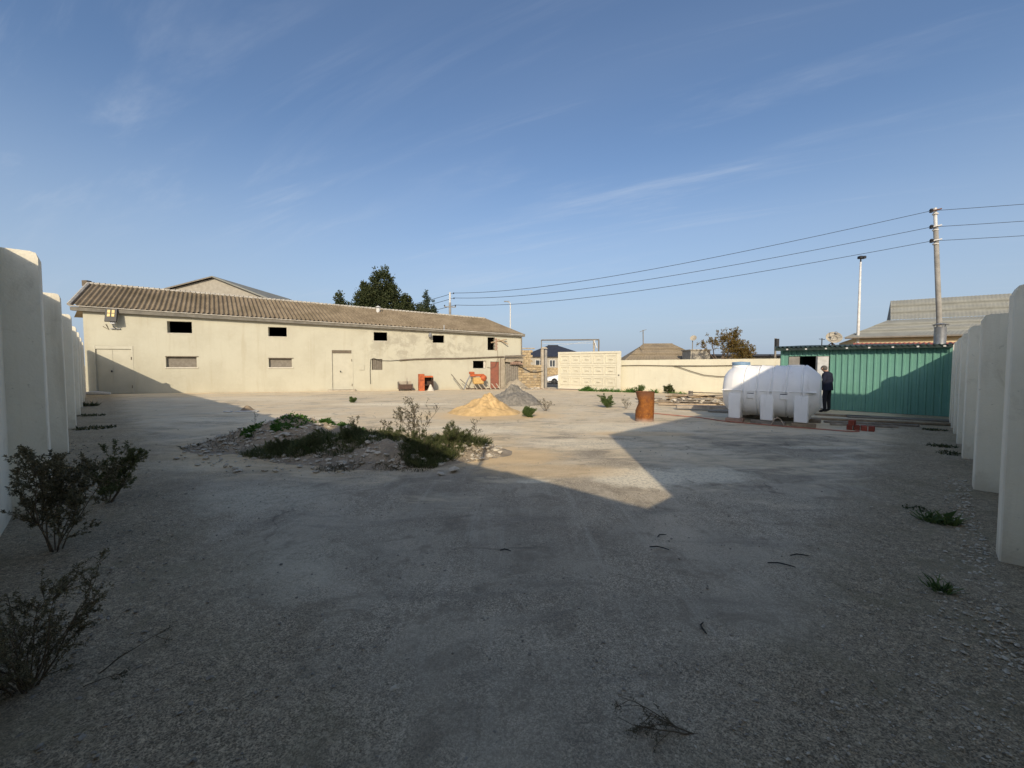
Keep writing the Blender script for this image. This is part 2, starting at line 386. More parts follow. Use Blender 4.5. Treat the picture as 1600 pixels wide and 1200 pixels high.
leaf_mat('leaf_feather', (0.034, 0.056, 0.016), (0.145, 0.155, 0.06))
leaf_mat('leaf_autumn', (0.15, 0.085, 0.020), (0.17, 0.14, 0.045))
leaf_mat('leaf_bluegreen', (0.035, 0.055, 0.035), (0.075, 0.095, 0.055))

# ------------------------------------------------------------------ mesh helpers
ORIG = {}
class MB:
    def __init__(self): self.v = []; self.f = []
    def add(self, vs, fs):
        o = len(self.v); self.v += [Vector(p) for p in vs]
        self.f += [tuple(i + o for i in f) for f in fs]; return self
    def box(self, c, s, M=None, taper=1.0):
        c = Vector(c); x, y, z = (k / 2 for k in s)
        pts = [(-x, -y, -z), (x, -y, -z), (x, y, -z), (-x, y, -z), (-x * taper, -y * taper, z), (x * taper, -y * taper, z), (x * taper, y * taper, z), (-x * taper, y * taper, z)]
        pts = [(M @ Vector(p) if M else Vector(p)) + c for p in pts]
        return self.add(pts, [(3, 2, 1, 0), (4, 5, 6, 7), (0, 1, 5, 4), (1, 2, 6, 5), (2, 3, 7, 6), (3, 0, 4, 7)])
    def bbox(self, c, s, bev, M=None):
        """box with chamfered edges"""
        c = Vector(c); h = [k / 2 for k in s]; vs = []; idx = {}
        for sx in (-1, 1):
            for sy in (-1, 1):
                for sz in (-1, 1):
                    for ax in range(3):
                        p = [sx * h[0], sy * h[1], sz * h[2]]
                        for k in range(3):
                            if k != ax: p[k] -= math.copysign(bev, p[k])
                        idx[(sx, sy, sz, ax)] = len(vs); vs.append((M @ Vector(p) if M else Vector(p)) + c)
        fs = []
        for ax in range(3):
            a, bb = [(1, 2), (2, 0), (0, 1)][ax]
            for sg in (-1, 1):
                q = []
                for (u, w) in ((-1, -1), (1, -1), (1, 1), (-1, 1)):
                    s3 = [0, 0, 0]; s3[ax] = sg; s3[a] = u; s3[bb] = w; q.append(idx[(*s3, ax)])
                fs.append(tuple(q) if sg > 0 else tuple(reversed(q)))
        for ax in range(3):
            a, bb = [(1, 2), (2, 0), (0, 1)][ax]
            for u in (-1, 1):
                for w in (-1, 1):
                    q = []
                    for (t, k) in ((-1, a), (1, a), (1, bb), (-1, bb)):
                        s3 = [0, 0, 0]; s3[ax] = t; s3[a] = u; s3[bb] = w; q.append(idx[(*s3, k)])
                    fs.append(tuple(q) if u * w < 0 else tuple(reversed(q)))
        for sx in (-1, 1):
            for sy in (-1, 1):
                for sz in (-1, 1):
                    q = [idx[(sx, sy, sz, k)] for k in range(3)]
                    fs.append(tuple(q) if sx * sy * sz > 0 else tuple(reversed(q)))
        return self.add(vs, fs)
    def tube(self, pts, r, n=8, caps=True):
        pts = [Vector(p) for p in pts]; rs = r if isinstance(r, (list, tuple)) else [r] * len(pts)
        up = Vector((0, 0, 1)); vs = []; ref = None
        for i, p in enumerate(pts):
            d = (pts[min(i + 1, len(pts) - 1)] - pts[max(i - 1, 0)])
            d = d.normalized() if d.length > 1e-9 else Vector((0, 0, 1))
            a = ref if ref else (up if abs(d.z) < 0.9 else Vector((1, 0, 0)))
            e1 = (a - d * a.dot(d))
            if e1.length < 1e-6: e1 = d.orthogonal()
            e1.normalize(); e2 = d.cross(e1); ref = e1
            for k in range(n):
                t = 2 * math.pi * k / n
                vs.append(p + (e1 * math.cos(t) + e2 * math.sin(t)) * rs[i])
        fs = [(i * n + k, i * n + (k + 1) % n, (i + 1) * n + (k + 1) % n, (i + 1) * n + k) for i in range(len(pts) - 1) for k in range(n)]
        if caps: fs += [tuple(reversed(range(n))), tuple(range((len(pts) - 1) * n, len(pts) * n))]
        return self.add(vs, fs)
    def lathe(self, prof, c=(0, 0, 0), n=24, M=None, caps=True):
        c = Vector(c); vs = []
        for (r, z) in prof:
            for k in range(n):
                t = 2 * math.pi * k / n; p = Vector((r * math.cos(t), r * math.sin(t), z))
                vs.append((M @ p if M else p) + c)
        fs = [(i * n + k, i * n + (k + 1) % n, (i + 1) * n + (k + 1) % n, (i + 1) * n + k) for i in range(len(prof) - 1) for k in range(n)]
        if caps: fs += [tuple(reversed(range(n))), tuple(range((len(prof) - 1) * n, len(prof) * n))]
        return self.add(vs, fs)
    def prism(self, poly, thick, M=Matrix.Identity(4)):
        """polygon in local xz extruded along +y by thick, then moved by M"""
        n = len(poly); vs = [M @ Vector((x, 0, z)) for x, z in poly] + [M @ Vector((x, thick, z)) for x, z in poly]
        return self.add(vs, [tuple(range(n)), tuple(reversed(range(n, 2 * n)))] + [((i + 1) % n, i, i + n, (i + 1) % n + n) for i in range(n)])
    def build(self, name, mat, parent=None, smooth=False, origin=None):
        o0 = Vector(origin) if origin is not None else (ORIG[parent.name] if parent else Vector((0, 0, 0)))
        me = bpy.data.meshes.new(name)
        me.from_pydata([tuple(p - o0) for p in self.v], [], self.f); me.update()
        ob = bpy.data.objects.new(name, me); COL.objects.link(ob)
        for m in (mat if isinstance(mat, (list, tuple)) else [mat]): me.materials.append(MATS[m])
        if smooth:
            me.polygons.foreach_set('use_smooth', [True] * len(me.polygons))
        if parent: ob.parent = parent
        else: ob.location = o0
        ORIG[ob.name] = o0
        return ob

def tag(o, label, cat, group=None):
    o['label'] = label; o['category'] = cat
    if group: o['group'] = group
    return o
def thing(name, label, cat, loc, group=None):
    o = bpy.data.objects.new(name, None); COL.objects.link(o); o.location = loc; o.empty_display_size = 0.2
    ORIG[o.name] = Vector(loc)
    return tag(o, label, cat, group)
def struct(o): o['kind'] = 'structure'; return o
def sharp(ob, angle=35):
    me = ob.data
    me.polygons.foreach_set('use_smooth', [True] * len(me.polygons))
    me.set_sharp_from_angle(angle=R(angle))
    return ob
def rotz(a): return Matrix.Rotation(a, 3, 'Z')
def V2(p, z=0.0): return Vector((p[0], p[1], z))
def lerp(a, b, t): return a + (b - a) * t
def frame(origin, xdir):
    """4x4 with local x along xdir (horizontal), local z up, local y = z cross x"""
    x = Vector((xdir[0], xdir[1], 0)).normalized(); z = Vector((0, 0, 1)); y = z.cross(x)
    M = Matrix((x, y, z)).transposed().to_4x4(); M.translation = Vector(origin); return M

def gz(Y):
    f = lambda t: -0.02 * 0.5 * ((t - 18) + math.sqrt((t - 18) ** 2 + 9))
    return f(min(Y, 45.0)) - f(0.0)

# ------------------------------------------------------------------ ground
def axis(stops):
    out = [stops[0][0]]
    for (a, st), (b, _) in zip(stops, stops[1:]):
        n = max(1, round((b - a) / st))
        out += [a + (b - a) * (i + 1) / n for i in range(n)]
    return out
def build_ground():
    xs = axis([(-900, 150), (-150, 30), (-60, 4), (-28, 0.7), (-9, 0.16), (10, 0.5), (30, 4), (70, 30), (150, 150), (900, 0)])
    ys = axis([(-300, 60), (-60, 6), (-12, 0.6), (0.4, 0.12), (9, 0.22), (20, 0.5), (50, 5), (100, 40), (300, 150), (1500, 0)])
    mb = MB(); nx = len(xs)
    for y in ys:
        for x in xs:
            a = max(0.0, 1 - max(0, abs(x) - 14) / 10) * max(0.0, 1 - max(0, y - 22) / 10)
            dz = a * (0.016 * noise.noise((x * 0.8, y * 0.8, 0)) + 0.012 * noise.noise((x * 2.3, y * 2.3, 4)) + 0.006 * noise.noise((x * 6, y * 6, 8)))
            mb.v.append(Vector((x, y, gz(y) + dz)))
    mb.f = [(j * nx + i, j * nx + i + 1, (j + 1) * nx + i + 1, (j + 1) * nx + i) for j in range(len(ys) - 1) for i in range(nx - 1)]
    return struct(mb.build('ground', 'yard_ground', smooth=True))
build_ground()
rd = MB()
rd.add([(0.5, 39.5, gz(39.5) + 0.03), (30, 39.5, gz(39.5) + 0.03), (30, 52.5, gz(50) + 0.03), (0.5, 52.5, gz(50) + 0.03)], [(0, 1, 2, 3)])
rd.add([(0.5, 45, gz(45) + 0.03), (30, 45, gz(45) + 0.03)], [])
struct(rd.build('road', 'road_asphalt'))

# ------------------------------------------------------------------ side fences with buttresses
S2 = math.sqrt(0.5)
UR = Vector((S2, S2, 0)); NRV = Vector((-S2, S2, 0))     # along / into the yard from the fence beside the shed
UL = Vector((-S2, S2, 0)); NLV = Vector((S2, S2, 0))     # along / into the yard from the fence by the storehouse
def fence(name, label, U, N, nf, ribs, panels, depth=0.29, wid=0.28):
    """ribs: (position of near face, height); panels: (from, to, height). nf = offset of the rib fronts"""
    root = thing(name, label, 'wall', U * ribs[0][0] + N * nf)
    rnd = random.Random(len(ribs))
    for (u, h) in ribs:
        mb = MB(); c = 0.075; rr = 0.010
        hh = h + rnd.uniform(-0.02, 0.02)
        lean = rnd.uniform(-0.012, 0.012)
        # plan outline with eased arris, swept up in rings; the yard-side head is chamfered
        plan = [(0, 0), (0, depth + 0.02), (wid, depth + 0.02), (wid, 0), (wid - rr, -rr), (rr, -rr)]
        rings = [(-0.4, 0, 0), (0.5, 0, 0), (1.2, 0, 0), (2.0 if hh > 2.3 else 1.4, 0, 0), (hh - c, 0, 0), (hh - c * 0.2, c * 0.35, 0.0), (hh, c * 0.95, 0.02)]
        vs = []
        for k, (z, cut, top) in enumerate(rings):
            for (a, d) in plan:
                d2 = max(d, -rr + cut) if d < depth * 0.5 else d
                j = 0.006 * noise.noise((u * 3 + a * 5, d * 5, z * 2.1))
                vs.append(U * (u + a + j) + N * (nf - d2 - rr + lean * z * 0.3 + j) + Vector((0, 0, z)))
        n = len(plan)
        fs = [(i * n + k, (i + 1) * n + k, (i + 1) * n + (k + 1) % n, i * n + (k + 1) % n) for i in range(len(rings) - 1) for k in range(n)]
        fs.append(tuple(reversed(range((len(rings) - 1) * n, len(rings) * n))))
        mb.add(vs, fs)
        mb.build('buttress', 'fence_plaster', root)
    for (a, bb, h) in panels:
        mb = MB(); t = 0.16
        n = max(2, int((bb - a) / 0.5)); 
        g = []
        for i in range(n + 1):
            u = a + (bb - a) * i / n
            for z in (-0.4, 0.8, 1.6, h):
                j = 0.01 * noise.noise((u * 1.7, z * 2, 3))
                g.append((u, z, j))
        vs = [U * u + N * (nf - depth - 0.012 + j) + Vector((0, 0, z)) for (u, z, j) in g] + [U * u + N * (nf - depth - 0.012 - t) + Vector((0, 0, z)) for (u, z, j) in g]
        m = len(g); fs = []
        for i in range(n):
            for k in range(3):
                q = (i * 4 + k, (i + 1) * 4 + k, (i + 1) * 4 + k + 1, i * 4 + k + 1)
                fs.append(tuple(reversed(q))); fs.append(tuple(p + m for p in q))
            fs.append((i * 4 + 3, (i + 1) * 4 + 3, (i + 1) * 4 + 3 + m, i * 4 + 3 + m))
        for i in (0, n):
            for k in range(3): fs.append((i * 4 + k, i * 4 + k + 1, i * 4 + k + 1 + m, i * 4 + k + m))
        mb.add(vs, fs)
        mb.build('wall_panel', 'fence_plaster', root)
    return root
LRIBS = [(-1.6, 3.1), (2.95, 3.1), (7.3, 3.02), (11.6, 3.02), (16.2, 3.04), (20.5, 3.02), (24.1, 3.0), (28.1, 2.98), (32.3, 2.95)]
fence('buttressed_fence', 'tall whitewashed fence with deep buttresses running up to the long storehouse', UL, NLV, -0.42, LRIBS,
      [(-3.2, 0.0, 3.42), (0.0, 5.0, 3.38), (5.0, 9.5, 3.03), (9.5, 14.0, 3.06), (14.0, 18.5, 3.10), (18.5, 22.5, 3.0), (22.5, 26.5, 2.98), (26.5, 30.5, 2.96), (30.5, 37.3, 2.93)])  # first two panels lie unseen; heightened and extended to push out the shadow edge
RRIBS = [(2.4, 2.24), (5.47, 2.39), (8.42, 2.39), (11.1, 2.38), (13.15, 2.37), (14.9, 2.37), (16.4, 2.36), (17.8, 2.36)]
fence('buttressed_fence', 'lower whitewashed fence with buttresses ending beside the green shed', UR, NRV, -0.49, RRIBS,
      [(-0.5, 3.9, 2.24), (3.9, 7.2, 2.36), (7.2, 10.0, 2.36), (10.0, 12.3, 2.35), (12.3, 14.1, 2.34), (14.1, 15.8, 2.34), (15.8, 17.2, 2.33), (17.2, 19.55, 2.33)])  # first panel, out of view, cut lower to pull in the ground shadow's edge

# house of the neighbour behind the lower fence (throws the broad shade across the tank and the shed)
nb = thing('neighbour_house', 'pale rendered house standing behind the lower buttressed fence', 'house', UR * 3 + NRV * -3)
Mh = frame(UR * -0.72 + NRV * -3.0, (S2, S2))
mb = MB()
mb.prism([(0, -0.3), (8.4, -0.3), (8.4, 6.0), (0, 6.0)], -8, Mh); mb.build('wall', 'house_cream', nb)
mb = MB()
mb.prism([(0.0, 6.003), (8.4, 6.003), (8.4, 6.13), (0.0, 6.13)], -8.2, Mh); mb.build('roof', 'grey_asbestos', nb)
mb = MB()
mb.prism([(8.403, -0.3), (15.4, -0.3), (15.4, 3.8), (14.1, 4.72), (10.0, 5.75), (8.403, 6.0)], -6, Mh); mb.build('annex', 'house_cream', nb)
for k in range(3):
    mb = MB(); mb.prism([(1.2 + k * 2.4, 3.6), (2.4 + k * 2.4, 3.6), (2.4 + k * 2.4, 5.0), (1.2 + k * 2.4, 5.0)], 0.04, Mh); mb.build('window', 'window_glass', nb)
# bracket pole fixed to the tall fence, its shadow lies on the asphalt
bp = thing('bracket_pole', 'thin steel bracket pole fixed on top of the tall fence', 'pole', (-0.95, 0.15, 3.0))
mb = MB(); mb.tube([(-0.95, 0.15, 2.4), (-0.95, 0.15, 4.0)], 0.035, 8); mb.build('post', 'grey_steel', bp)
mb = MB(); mb.tube([(-0.95, 0.15, 3.97), (-2.15, 0.12, 3.93)], 0.02, 6); mb.build('arm', 'grey_steel', bp)

# ------------------------------------------------------------------ long storehouse
SA = Vector((-27.07, 26.41, 0)); SB = Vector((0.82, 35.52, 0))
SE = (SB - SA).normalized(); SN = Vector((SE.y, -SE.x, 0))           # SN faces the yard
SLEN = (SB - SA).length
BACK = Vector((-S2, S2, 0))
def sp(s, z, out=0.0): return SA + SE * s + SN * out + Vector((0, 0, z))
def eave(s): return 5.10 + (4.10 - 5.10) * (s + 0.5) / (SLEN + 0.5)
store = thing('long_storehouse', 'long cream plastered storehouse with brown corrugated roof and small dark openings', 'building', sp(SLEN / 2, gz(30)))
HOLES = [  # s0, s1, z0, z1, kind
    (4.38, 5.77, 3.83, 4.60, 'open'), (10.31, 11.48, 3.72, 4.38, 'open'), (17.40, 18.38, 3.54, 4.19, 'open'), (21.85, 22.76, 3.46, 4.05, 'open'), (26.35, 26.97, 2.92, 3.98, 'open'),
    (4.24, 5.97, 1.54, 2.23, 'board'), (10.29, 11.76, 1.53, 2.15, 'board'), (17.23, 18.00, 1.31, 2.14, 'mesh'), (25.11, 26.22, 1.41, 2.03, 'open'),
    (0.50, 2.44, -0.6, 2.92, 'door2'), (14.40, 15.84, -0.6, 2.79, 'door'), (26.58, 27.35, -0.6, 1.97, 'red')]
def build_facade():
    ss = sorted({0.0, SLEN} | {h[0] for h in HOLES} | {h[1] for h in HOLES} | {float(i) for i in range(1, 29)})
    zs = sorted({-0.6} | {h[2] for h in HOLES} | {h[3] for h in HOLES} | {0.8})
    zs.append(None)
    mb = MB(); idx = {}
    def pt(i, j, k):
        key = (i, j, k)
        if key not in idx:
            s = ss[i]; z = zs[j] if zs[j] is not None else eave(s)
            if zs[j] is not None: z = min(z, eave(s) - 0.02)
            w = 0.012 * noise.noise((s * 0.6, z * 0.9, 1)) if k == 0 else 0
            idx[key] = len(mb.v); mb.v.append(sp(s, z, w if k == 0 else -0.4))
        return idx[key]
    def inside(i, j):
        if i < 0 or j < 0 or i >= len(ss) - 1 or j >= len(zs) - 1: return True
        s = (ss[i] + ss[i + 1]) / 2; z = (zs[j] + (zs[j + 1] if zs[j + 1] is not None else zs[j] + 0.1)) / 2
        return any(h[0] < s < h[1] and h[2] < z < h[3] for h in HOLES)
    for i in range(len(ss) - 1):
        for j in range(len(zs) - 1):
            if inside(i, j): continue
            a, b_, c, d = pt(i, j, 0), pt(i + 1, j, 0), pt(i + 1, j + 1, 0), pt(i, j + 1, 0)
            mb.f.append((a, b_, c, d))
            A2, B2, C2, D2 = pt(i, j, 1), pt(i + 1, j, 1), pt(i + 1, j + 1, 1), pt(i, j + 1, 1)
            mb.f.append((D2, C2, B2, A2))
            if inside(i - 1, j): mb.f.append((a, d, D2, A2))
            if inside(i + 1, j): mb.f.append((c, b_, B2, C2))
            if inside(i, j - 1): mb.f.append((b_, a, A2, B2))
            if inside(i, j + 1): mb.f.append((d, c, C2, D2))
    return mb.build('wall', 'storehouse_plaster', store)
build_facade()
def pane(s0, s1, z0, z1, out, thick, name, mat, parent):
    mb = MB(); M = frame(sp(0, 0, out), SE)
    mb.prism([(s0, z0), (s1, z0), (s1, z1), (s0, z1)], thick, M); return mb.build(name, mat, parent)
# closed back, ends and floor so that the rooms are dark
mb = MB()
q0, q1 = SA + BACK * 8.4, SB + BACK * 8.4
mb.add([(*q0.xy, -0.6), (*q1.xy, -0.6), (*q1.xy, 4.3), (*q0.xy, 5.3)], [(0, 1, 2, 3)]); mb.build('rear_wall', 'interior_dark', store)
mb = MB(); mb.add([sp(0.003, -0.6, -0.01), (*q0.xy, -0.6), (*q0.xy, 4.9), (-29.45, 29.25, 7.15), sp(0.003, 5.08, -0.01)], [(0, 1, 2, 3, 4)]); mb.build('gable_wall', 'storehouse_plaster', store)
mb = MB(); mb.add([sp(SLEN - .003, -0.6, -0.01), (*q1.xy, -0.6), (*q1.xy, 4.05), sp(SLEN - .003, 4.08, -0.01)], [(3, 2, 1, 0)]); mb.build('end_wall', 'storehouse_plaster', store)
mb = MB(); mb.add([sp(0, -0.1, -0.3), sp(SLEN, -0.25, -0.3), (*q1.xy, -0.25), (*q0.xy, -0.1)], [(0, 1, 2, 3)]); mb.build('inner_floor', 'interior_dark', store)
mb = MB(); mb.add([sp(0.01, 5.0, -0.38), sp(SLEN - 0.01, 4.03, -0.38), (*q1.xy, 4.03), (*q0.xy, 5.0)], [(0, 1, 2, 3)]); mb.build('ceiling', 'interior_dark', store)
# lower windows: bricked up and boarded recesses
for (s0, s1, z0, z1, kd) in HOLES:
    if kd == 'board':
        w = pane(s0 + 0.005, s1 - 0.005, z0 + 0.005, z1 - 0.005, -0.20, 0.06, 'window_board', 'board_grey', store)
        pane(s0 - 0.06, s1 + 0.1, z0 - 0.07, z0 - 0.003, 0.05, 0.15, 'sill', 'white_reveal', store)
        pane(s0 - 0.02, s1 + 0.12, z1 + 0.003, z1 + 0.05, 0.03, 0.1, 'lintel', 'lintel_dark', store)
    if kd == 'mesh':
        pane(s0 + 0.004, s1 - 0.004, z0 + 0.004, z1 - 0.004, -0.12, 0.05, 'window_board', 'board_grey', store)
        for k in range(6):
            sx_ = s0 + 0.07 + k * (s1 - s0 - 0.14) / 5
            pane(sx_ - 0.012, sx_ + 0.012, z0 + 0.01, z1 - 0.01, -0.06, 0.024, 'grille_bar', 'lintel_dark', store)
    if kd == 'open' and z0 > 2.5 and s0 < 20:
        pane(s0 - 0.04, s1 + 0.04, z0 - 0.05, z0 - 0.003, 0.02, 0.2, 'sill', 'white_reveal', store)
pane(26.02, 26.2, 1.43, 2.01, -0.10, 0.05, 'shutter', 'white_reveal', store)
# steel doors
def steel_door(s0, s1, z0, z1, leaves, name='door', mat='door_paint'):
    d = pane(s0 + 0.01, s1 - 0.01, z0, z1 - 0.18, -0.07, 0.05, name, mat, store)
    pane(s0 - 0.05, s0 + 0.04, z0, z1 - 0.003, 0.02, 0.08, 'door_frame', mat, d)
    pane(s1 - 0.04, s1 + 0.05, z0, z1 - 0.003, 0.02, 0.08, 'door_frame', mat, d)
    pane(s0 + 0.045, s1 - 0.045, z1 - 0.2, z1 - 0.005, 0.005, 0.08, 'transom', 'lintel_dark' if leaves == 1 else mat, d)
    for k in range(1, leaves):
        m = s0 + (s1 - s0) * k / leaves - 0.1
        pane(m - 0.02, m + 0.02, z0 + 0.02, z1 - 0.22, -0.055, 0.02, 'cover_strip', mat, d)
    m = s0 + (s1 - s0) * 0.42
    h = MB(); h.box(sp(m, z0 + 1.45, -0.03), (0.05, 0.05, 0.12)); h.tube([sp(m, z0 + 1.42, -0.02), sp(m, z0 + 1.42, 0.03), sp(m + 0.12, z0 + 1.42, 0.03)], 0.012, 6); h.build('handle', 'black_metal', d)
    for zz in (0.35, 2.2):
        if zz < z1 - z0 - 0.2:
            h = MB(); h.tube([sp(s1 - 0.04, z0 + zz, 0.045), sp(s1 - 0.04, z0 + zz + 0.18, 0.045)], 0.02, 6); h.build('hinge', 'lintel_dark', d)
    return d
steel_door(0.50, 2.44, -0.17, 2.92, 2)
steel_door(14.40, 15.84, -0.25, 2.79, 1)
mb = MB(); mb.box(sp(15.1, -0.22, 0.28), (1.9, 0.55, 0.16), rotz(math.atan2(SE.y, SE.x))); mb.build('door_step', 'concrete_warm', store)
rdoor = pane(26.6, 27.33, -0.3, 1.95, -0.08, 0.05, 'door', 'red_paint_worn', store)
rdoor['label'] = 'worn dull red door at the ruined end'
for zz in (0.2, 0.95, 1.7):
    pane(26.62, 27.31, zz, zz + 0.06, -0.06, 0.02, 'rail', 'red_paint_worn', rdoor)
pane(16.32, 16.68, 1.31, 1.72, 0.05, 0.06, 'meter_box', 'door_paint', store)
# broken brickwork at the tall far opening with boards sticking out
for k in range(7):
    mb = MB(); mb.box(sp(27.06 + 0.05 * (k % 2), 2.98 + k * 0.145, -0.03), (0.2, 0.16, 0.11), rotz(math.atan2(SE.y, SE.x))); mb.build('broken_brick', 'block_pink', store)
for (a, b_) in (((26.7, 3.55, -0.2), (27.9, 3.82, 0.35)), ((27.25, 3.82, 0.0), (28.0, 3.42, 0.4))):
    mb = MB(); mb.tube([sp(*a[:2], a[2]), sp(*b_[:2], b_[2])], 0.05, 4); mb.build('loose_board', 'timber_tan', store)
# roof: corrugated sheets in courses, draped from ridge to eave
E0 = Vector((-27.40, 25.93, 5.42)); E1 = Vector((0.97, 35.20, 4.26)); R0 = Vector((-29.5, 29.3, 7.36)); R1 = Vector((-2.53, 38.9, 5.98))
def corrugated(name, mat, e0, e1, r0, r1, period, amp, courses, parent, per=6, sag=0.0):
    L = (e1 - e0).length; nw = max(2, int(L / period)); n = nw * per
    nrm = (e1 - e0).cross(r0 - e0).normalized()
    if nrm.z < 0: nrm = -nrm
    rows = []
    for c in range(courses):
        rows += [(c / courses - (0.006 if c else 0), 0.014 if c else 0.0), ((c + 0.5) / courses, 0.006), ((c + 1) / courses - 0.0005, 0.0)]
    mb = MB()
    for (v, lift) in rows:
        v = max(v, 0)
        for i in range(n + 1):
            u = i / n
            p = lerp(lerp(e0, e1, u), lerp(r0, r1, u), v)
            w = amp * math.cos(2 * math.pi * i / per)
            j = 0.02 * noise.noise((u * L * 0.35, v * 3, 7)) + 0.012 * noise.noise((u * L * 1.1, v * 6 + 3, 2))
            mb.v.append(p + nrm * (w + lift + j) - Vector((0, 0, sag * math.sin(math.pi * u))))
    mb.f = [(r * (n + 1) + i, r * (n + 1) + i + 1, (r + 1) * (n + 1) + i + 1, (r + 1) * (n + 1) + i) for r in range(len(rows) - 1) for i in range(n)]
    return mb.build(name, mat, parent, smooth=True)
roof = corrugated('roof', 'brown_asbestos', E0, E1, R0, R1, 0.28, 0.065, 1, store)
hipb = E1 + BACK * 8.2
mb = MB(); mb.add([E1, (*hipb.xy, 4.26), R1], [(0, 1, 2)]); mb.build('roof_hip', 'brown_asbestos', store)
e0b = E0 + BACK * 8.2
mb = MB(); mb.add([R0, R1, (*hipb.xy, 4.26), (*e0b.xy, 5.3)], [(0, 1, 2, 3)]); mb.build('roof_rear', 'brown_asbestos', store)
mb = MB()
nT = 92
for k in range(nT):
    a = lerp(R0, R1, k / nT); bq = lerp(R0, R1, (k + 0.93) / nT)
    d = (bq - a).normalized()
    mb.tube([a + Vector((0, 0, 0.01)), bq + Vector((0, 0, 0.03))], [0.085, 0.105], 7)
rc = mb.build('ridge_tiles', 'ridge_white', roof); rc['kind'] = 'stuff'
mb = MB(); mb.tube([E0 + Vector((-0.02, 0, 0.03)), R0 + Vector((-0.02, 0, 0.03))], 0.10, 6); mb.build('verge', 'ridge_white', roof)
mb = MB(); mb.box(R0 + Vector((-0.25, 0.1, 0.02)), (0.35, 0.35, 0.4)); mb.build('ridge_end_block', 'lintel_dark', roof)
# eaves beam and gutter strip
mb = MB()
fs = []
for i in range(31):
    s = -0.45 + (SLEN + 0.65) * i / 30
    t = i / 30; e = lerp(E0, E1, t) 
    base = sp(s, 0, 0.0)
    z = eave(s)
    w = 0.02 * noise.noise((s * 0.8, 0, 5))
    for (o, zz) in ((0.02, z - 0.02 + w), (0.30, z - 0.02 + w), (0.33, z + 0.20), (0.02, z + 0.24)):
        mb.v.append(base + SN * o + Vector((0, 0, zz)))
mb.f = [(i * 4 + k, i * 4 + (k + 1) % 4, (i + 1) * 4 + (k + 1) % 4, (i + 1) * 4 + k) for i in range(30) for k in range(4)] + [(3, 2, 1, 0), (120, 121, 122, 123)]
mb.build('eaves_beam', 'fascia_grey', store)
mb = MB(); mb.tube([E0 + Vector((0, 0, -0.05)), lerp(E0, E1, 0.33) + Vector((0, 0, -0.06)), lerp(E0, E1, 0.66) + Vector((0, 0, -0.05)), E1 + Vector((0, 0, -0.06))], 0.035, 6); mb.build('eaves_edge', 'ridge_white', roof)
# vents on the roof
mb = MB(); c = Vector((-11.18, 35.0, 6.0)); mb.lathe([(0.16, -0.2), (0.16, 0.42)], c, 12); mb.lathe([(0.26, 0.48), (0.03, 0.62)], c, 12); mb.tube([c + Vector((0, 0, 0.4)), c + Vector((0, 0, 0.5))], 0.03, 6); mb.lathe([(0.42, -0.14), (0.17, -0.05)], c, 12); mb.build('roof_vent', 'white_paint', store)
mb = MB(); mb.box((-9.84, 33.6, 5.28), (0.55, 0.4, 0.06), rotz(0.3)); mb.build('roof_patch', 'white_paint', store)
mb = MB(); mb.tube([sp(22.7, 4.4, 0.36), sp(22.7, 4.85, 0.36)], 0.03, 6); mb.build('conduit_stub', 'galvanised', store)
# drainpipe, service pipe and loose cables on the wall
mb = MB(); mb.tube([sp(29.28, 4.05, 0.14), sp(29.28, -0.3, 0.14)], 0.05, 8); mb.build('drainpipe', 'board_grey', store)
mb = MB(); mb.tube([sp(19.27, 2.05, 0.08), sp(20.4, 2.14, 0.07), sp(22.0, 2.19, 0.07), sp(24.1, 2.22, 0.08), sp(26.0, 2.30, 0.08), sp(29.3, 2.45, 0.10)], 0.055, 8); mb.build('service_pipe', 'lintel_dark', store)
mb = MB(); mb.tube([sp(17.12, 0.24, 0.03), sp(17.1, 1.2, 0.04), sp(17.15, 2.1, 0.03), sp(17.35, 2.2, 0.03), sp(17.9, 2.02, 0.05), sp(18.6, 2.0, 0.05), sp(19.3, 2.06, 0.06)], 0.018, 6); mb.build('loose_cable', 'cable_black', store)
mb = MB(); mb.tube([sp(27.2, 2.9, 0.03), sp(27.22, 2.4, 0.03), sp(27.3, 2.0, 0.03)], 0.015, 5); mb.tube([sp(26.3, 1.5, 0.04), sp(26.6, 1.42, 0.06), sp(27.0, 1.6, 0.05), sp(27.2, 2.2, 0.04)], 0.015, 5); mb.build('loose_cable', 'cable_brown', store)
mb = MB(); mb.tube([sp(1.0, 4.15, 0.02), sp(1.3, 3.95, 0.05), sp(1.15, 4.3, 0.04)], 0.02, 5); mb.build('wire_hook', 'cable_brown', store)

# solar floodlight by the tall fence
fl = thing('flood_light', 'black wall floodlight with yellowish lamp panels under the storehouse eaves', 'lamp', sp(1.65, 4.4, 0.2))
Mf = Matrix.Rotation(math.atan2(SE.y, SE.x), 3, 'Z') @ Matrix.Rotation(R(-12), 3, 'X')
mb = MB(); mb.bbox(sp(1.65, 4.83, 0.45), (0.62, 0.09, 0.86), 0.02, Mf); mb.build('housing', 'black_metal', fl)
for (a, bb) in ((-0.14, 0.24), (0.14, 0.24), (-0.14, 0.0), (0.14, 0.0)):
    mb = MB(); mb.bbox(sp(1.65, 4.83, 0.45) + Mf @ Vector((a * 0.8, -0.052, bb)), (0.15, 0.02, 0.2), 0.005, Mf); mb.build('lamp_panel', 'solar_yellow', fl)
mb = MB(); mb.bbox(sp(1.68, 4.36, 0.40), (0.26, 0.10, 0.12), 0.02, Mf); mb.build('sensor', 'lamp_glass', fl)
mb = MB(); mb.tube([sp(1.65, 4.35, 0.38), sp(1.65, 4.10, 0.25), sp(1.65, 4.05, 0.03)], 0.035, 8); mb.box(sp(1.65, 4.02, 0.06), (0.5, 0.1, 0.06), rotz(math.atan2(SE.y, SE.x))); mb.build('bracket', 'grey_steel', fl)
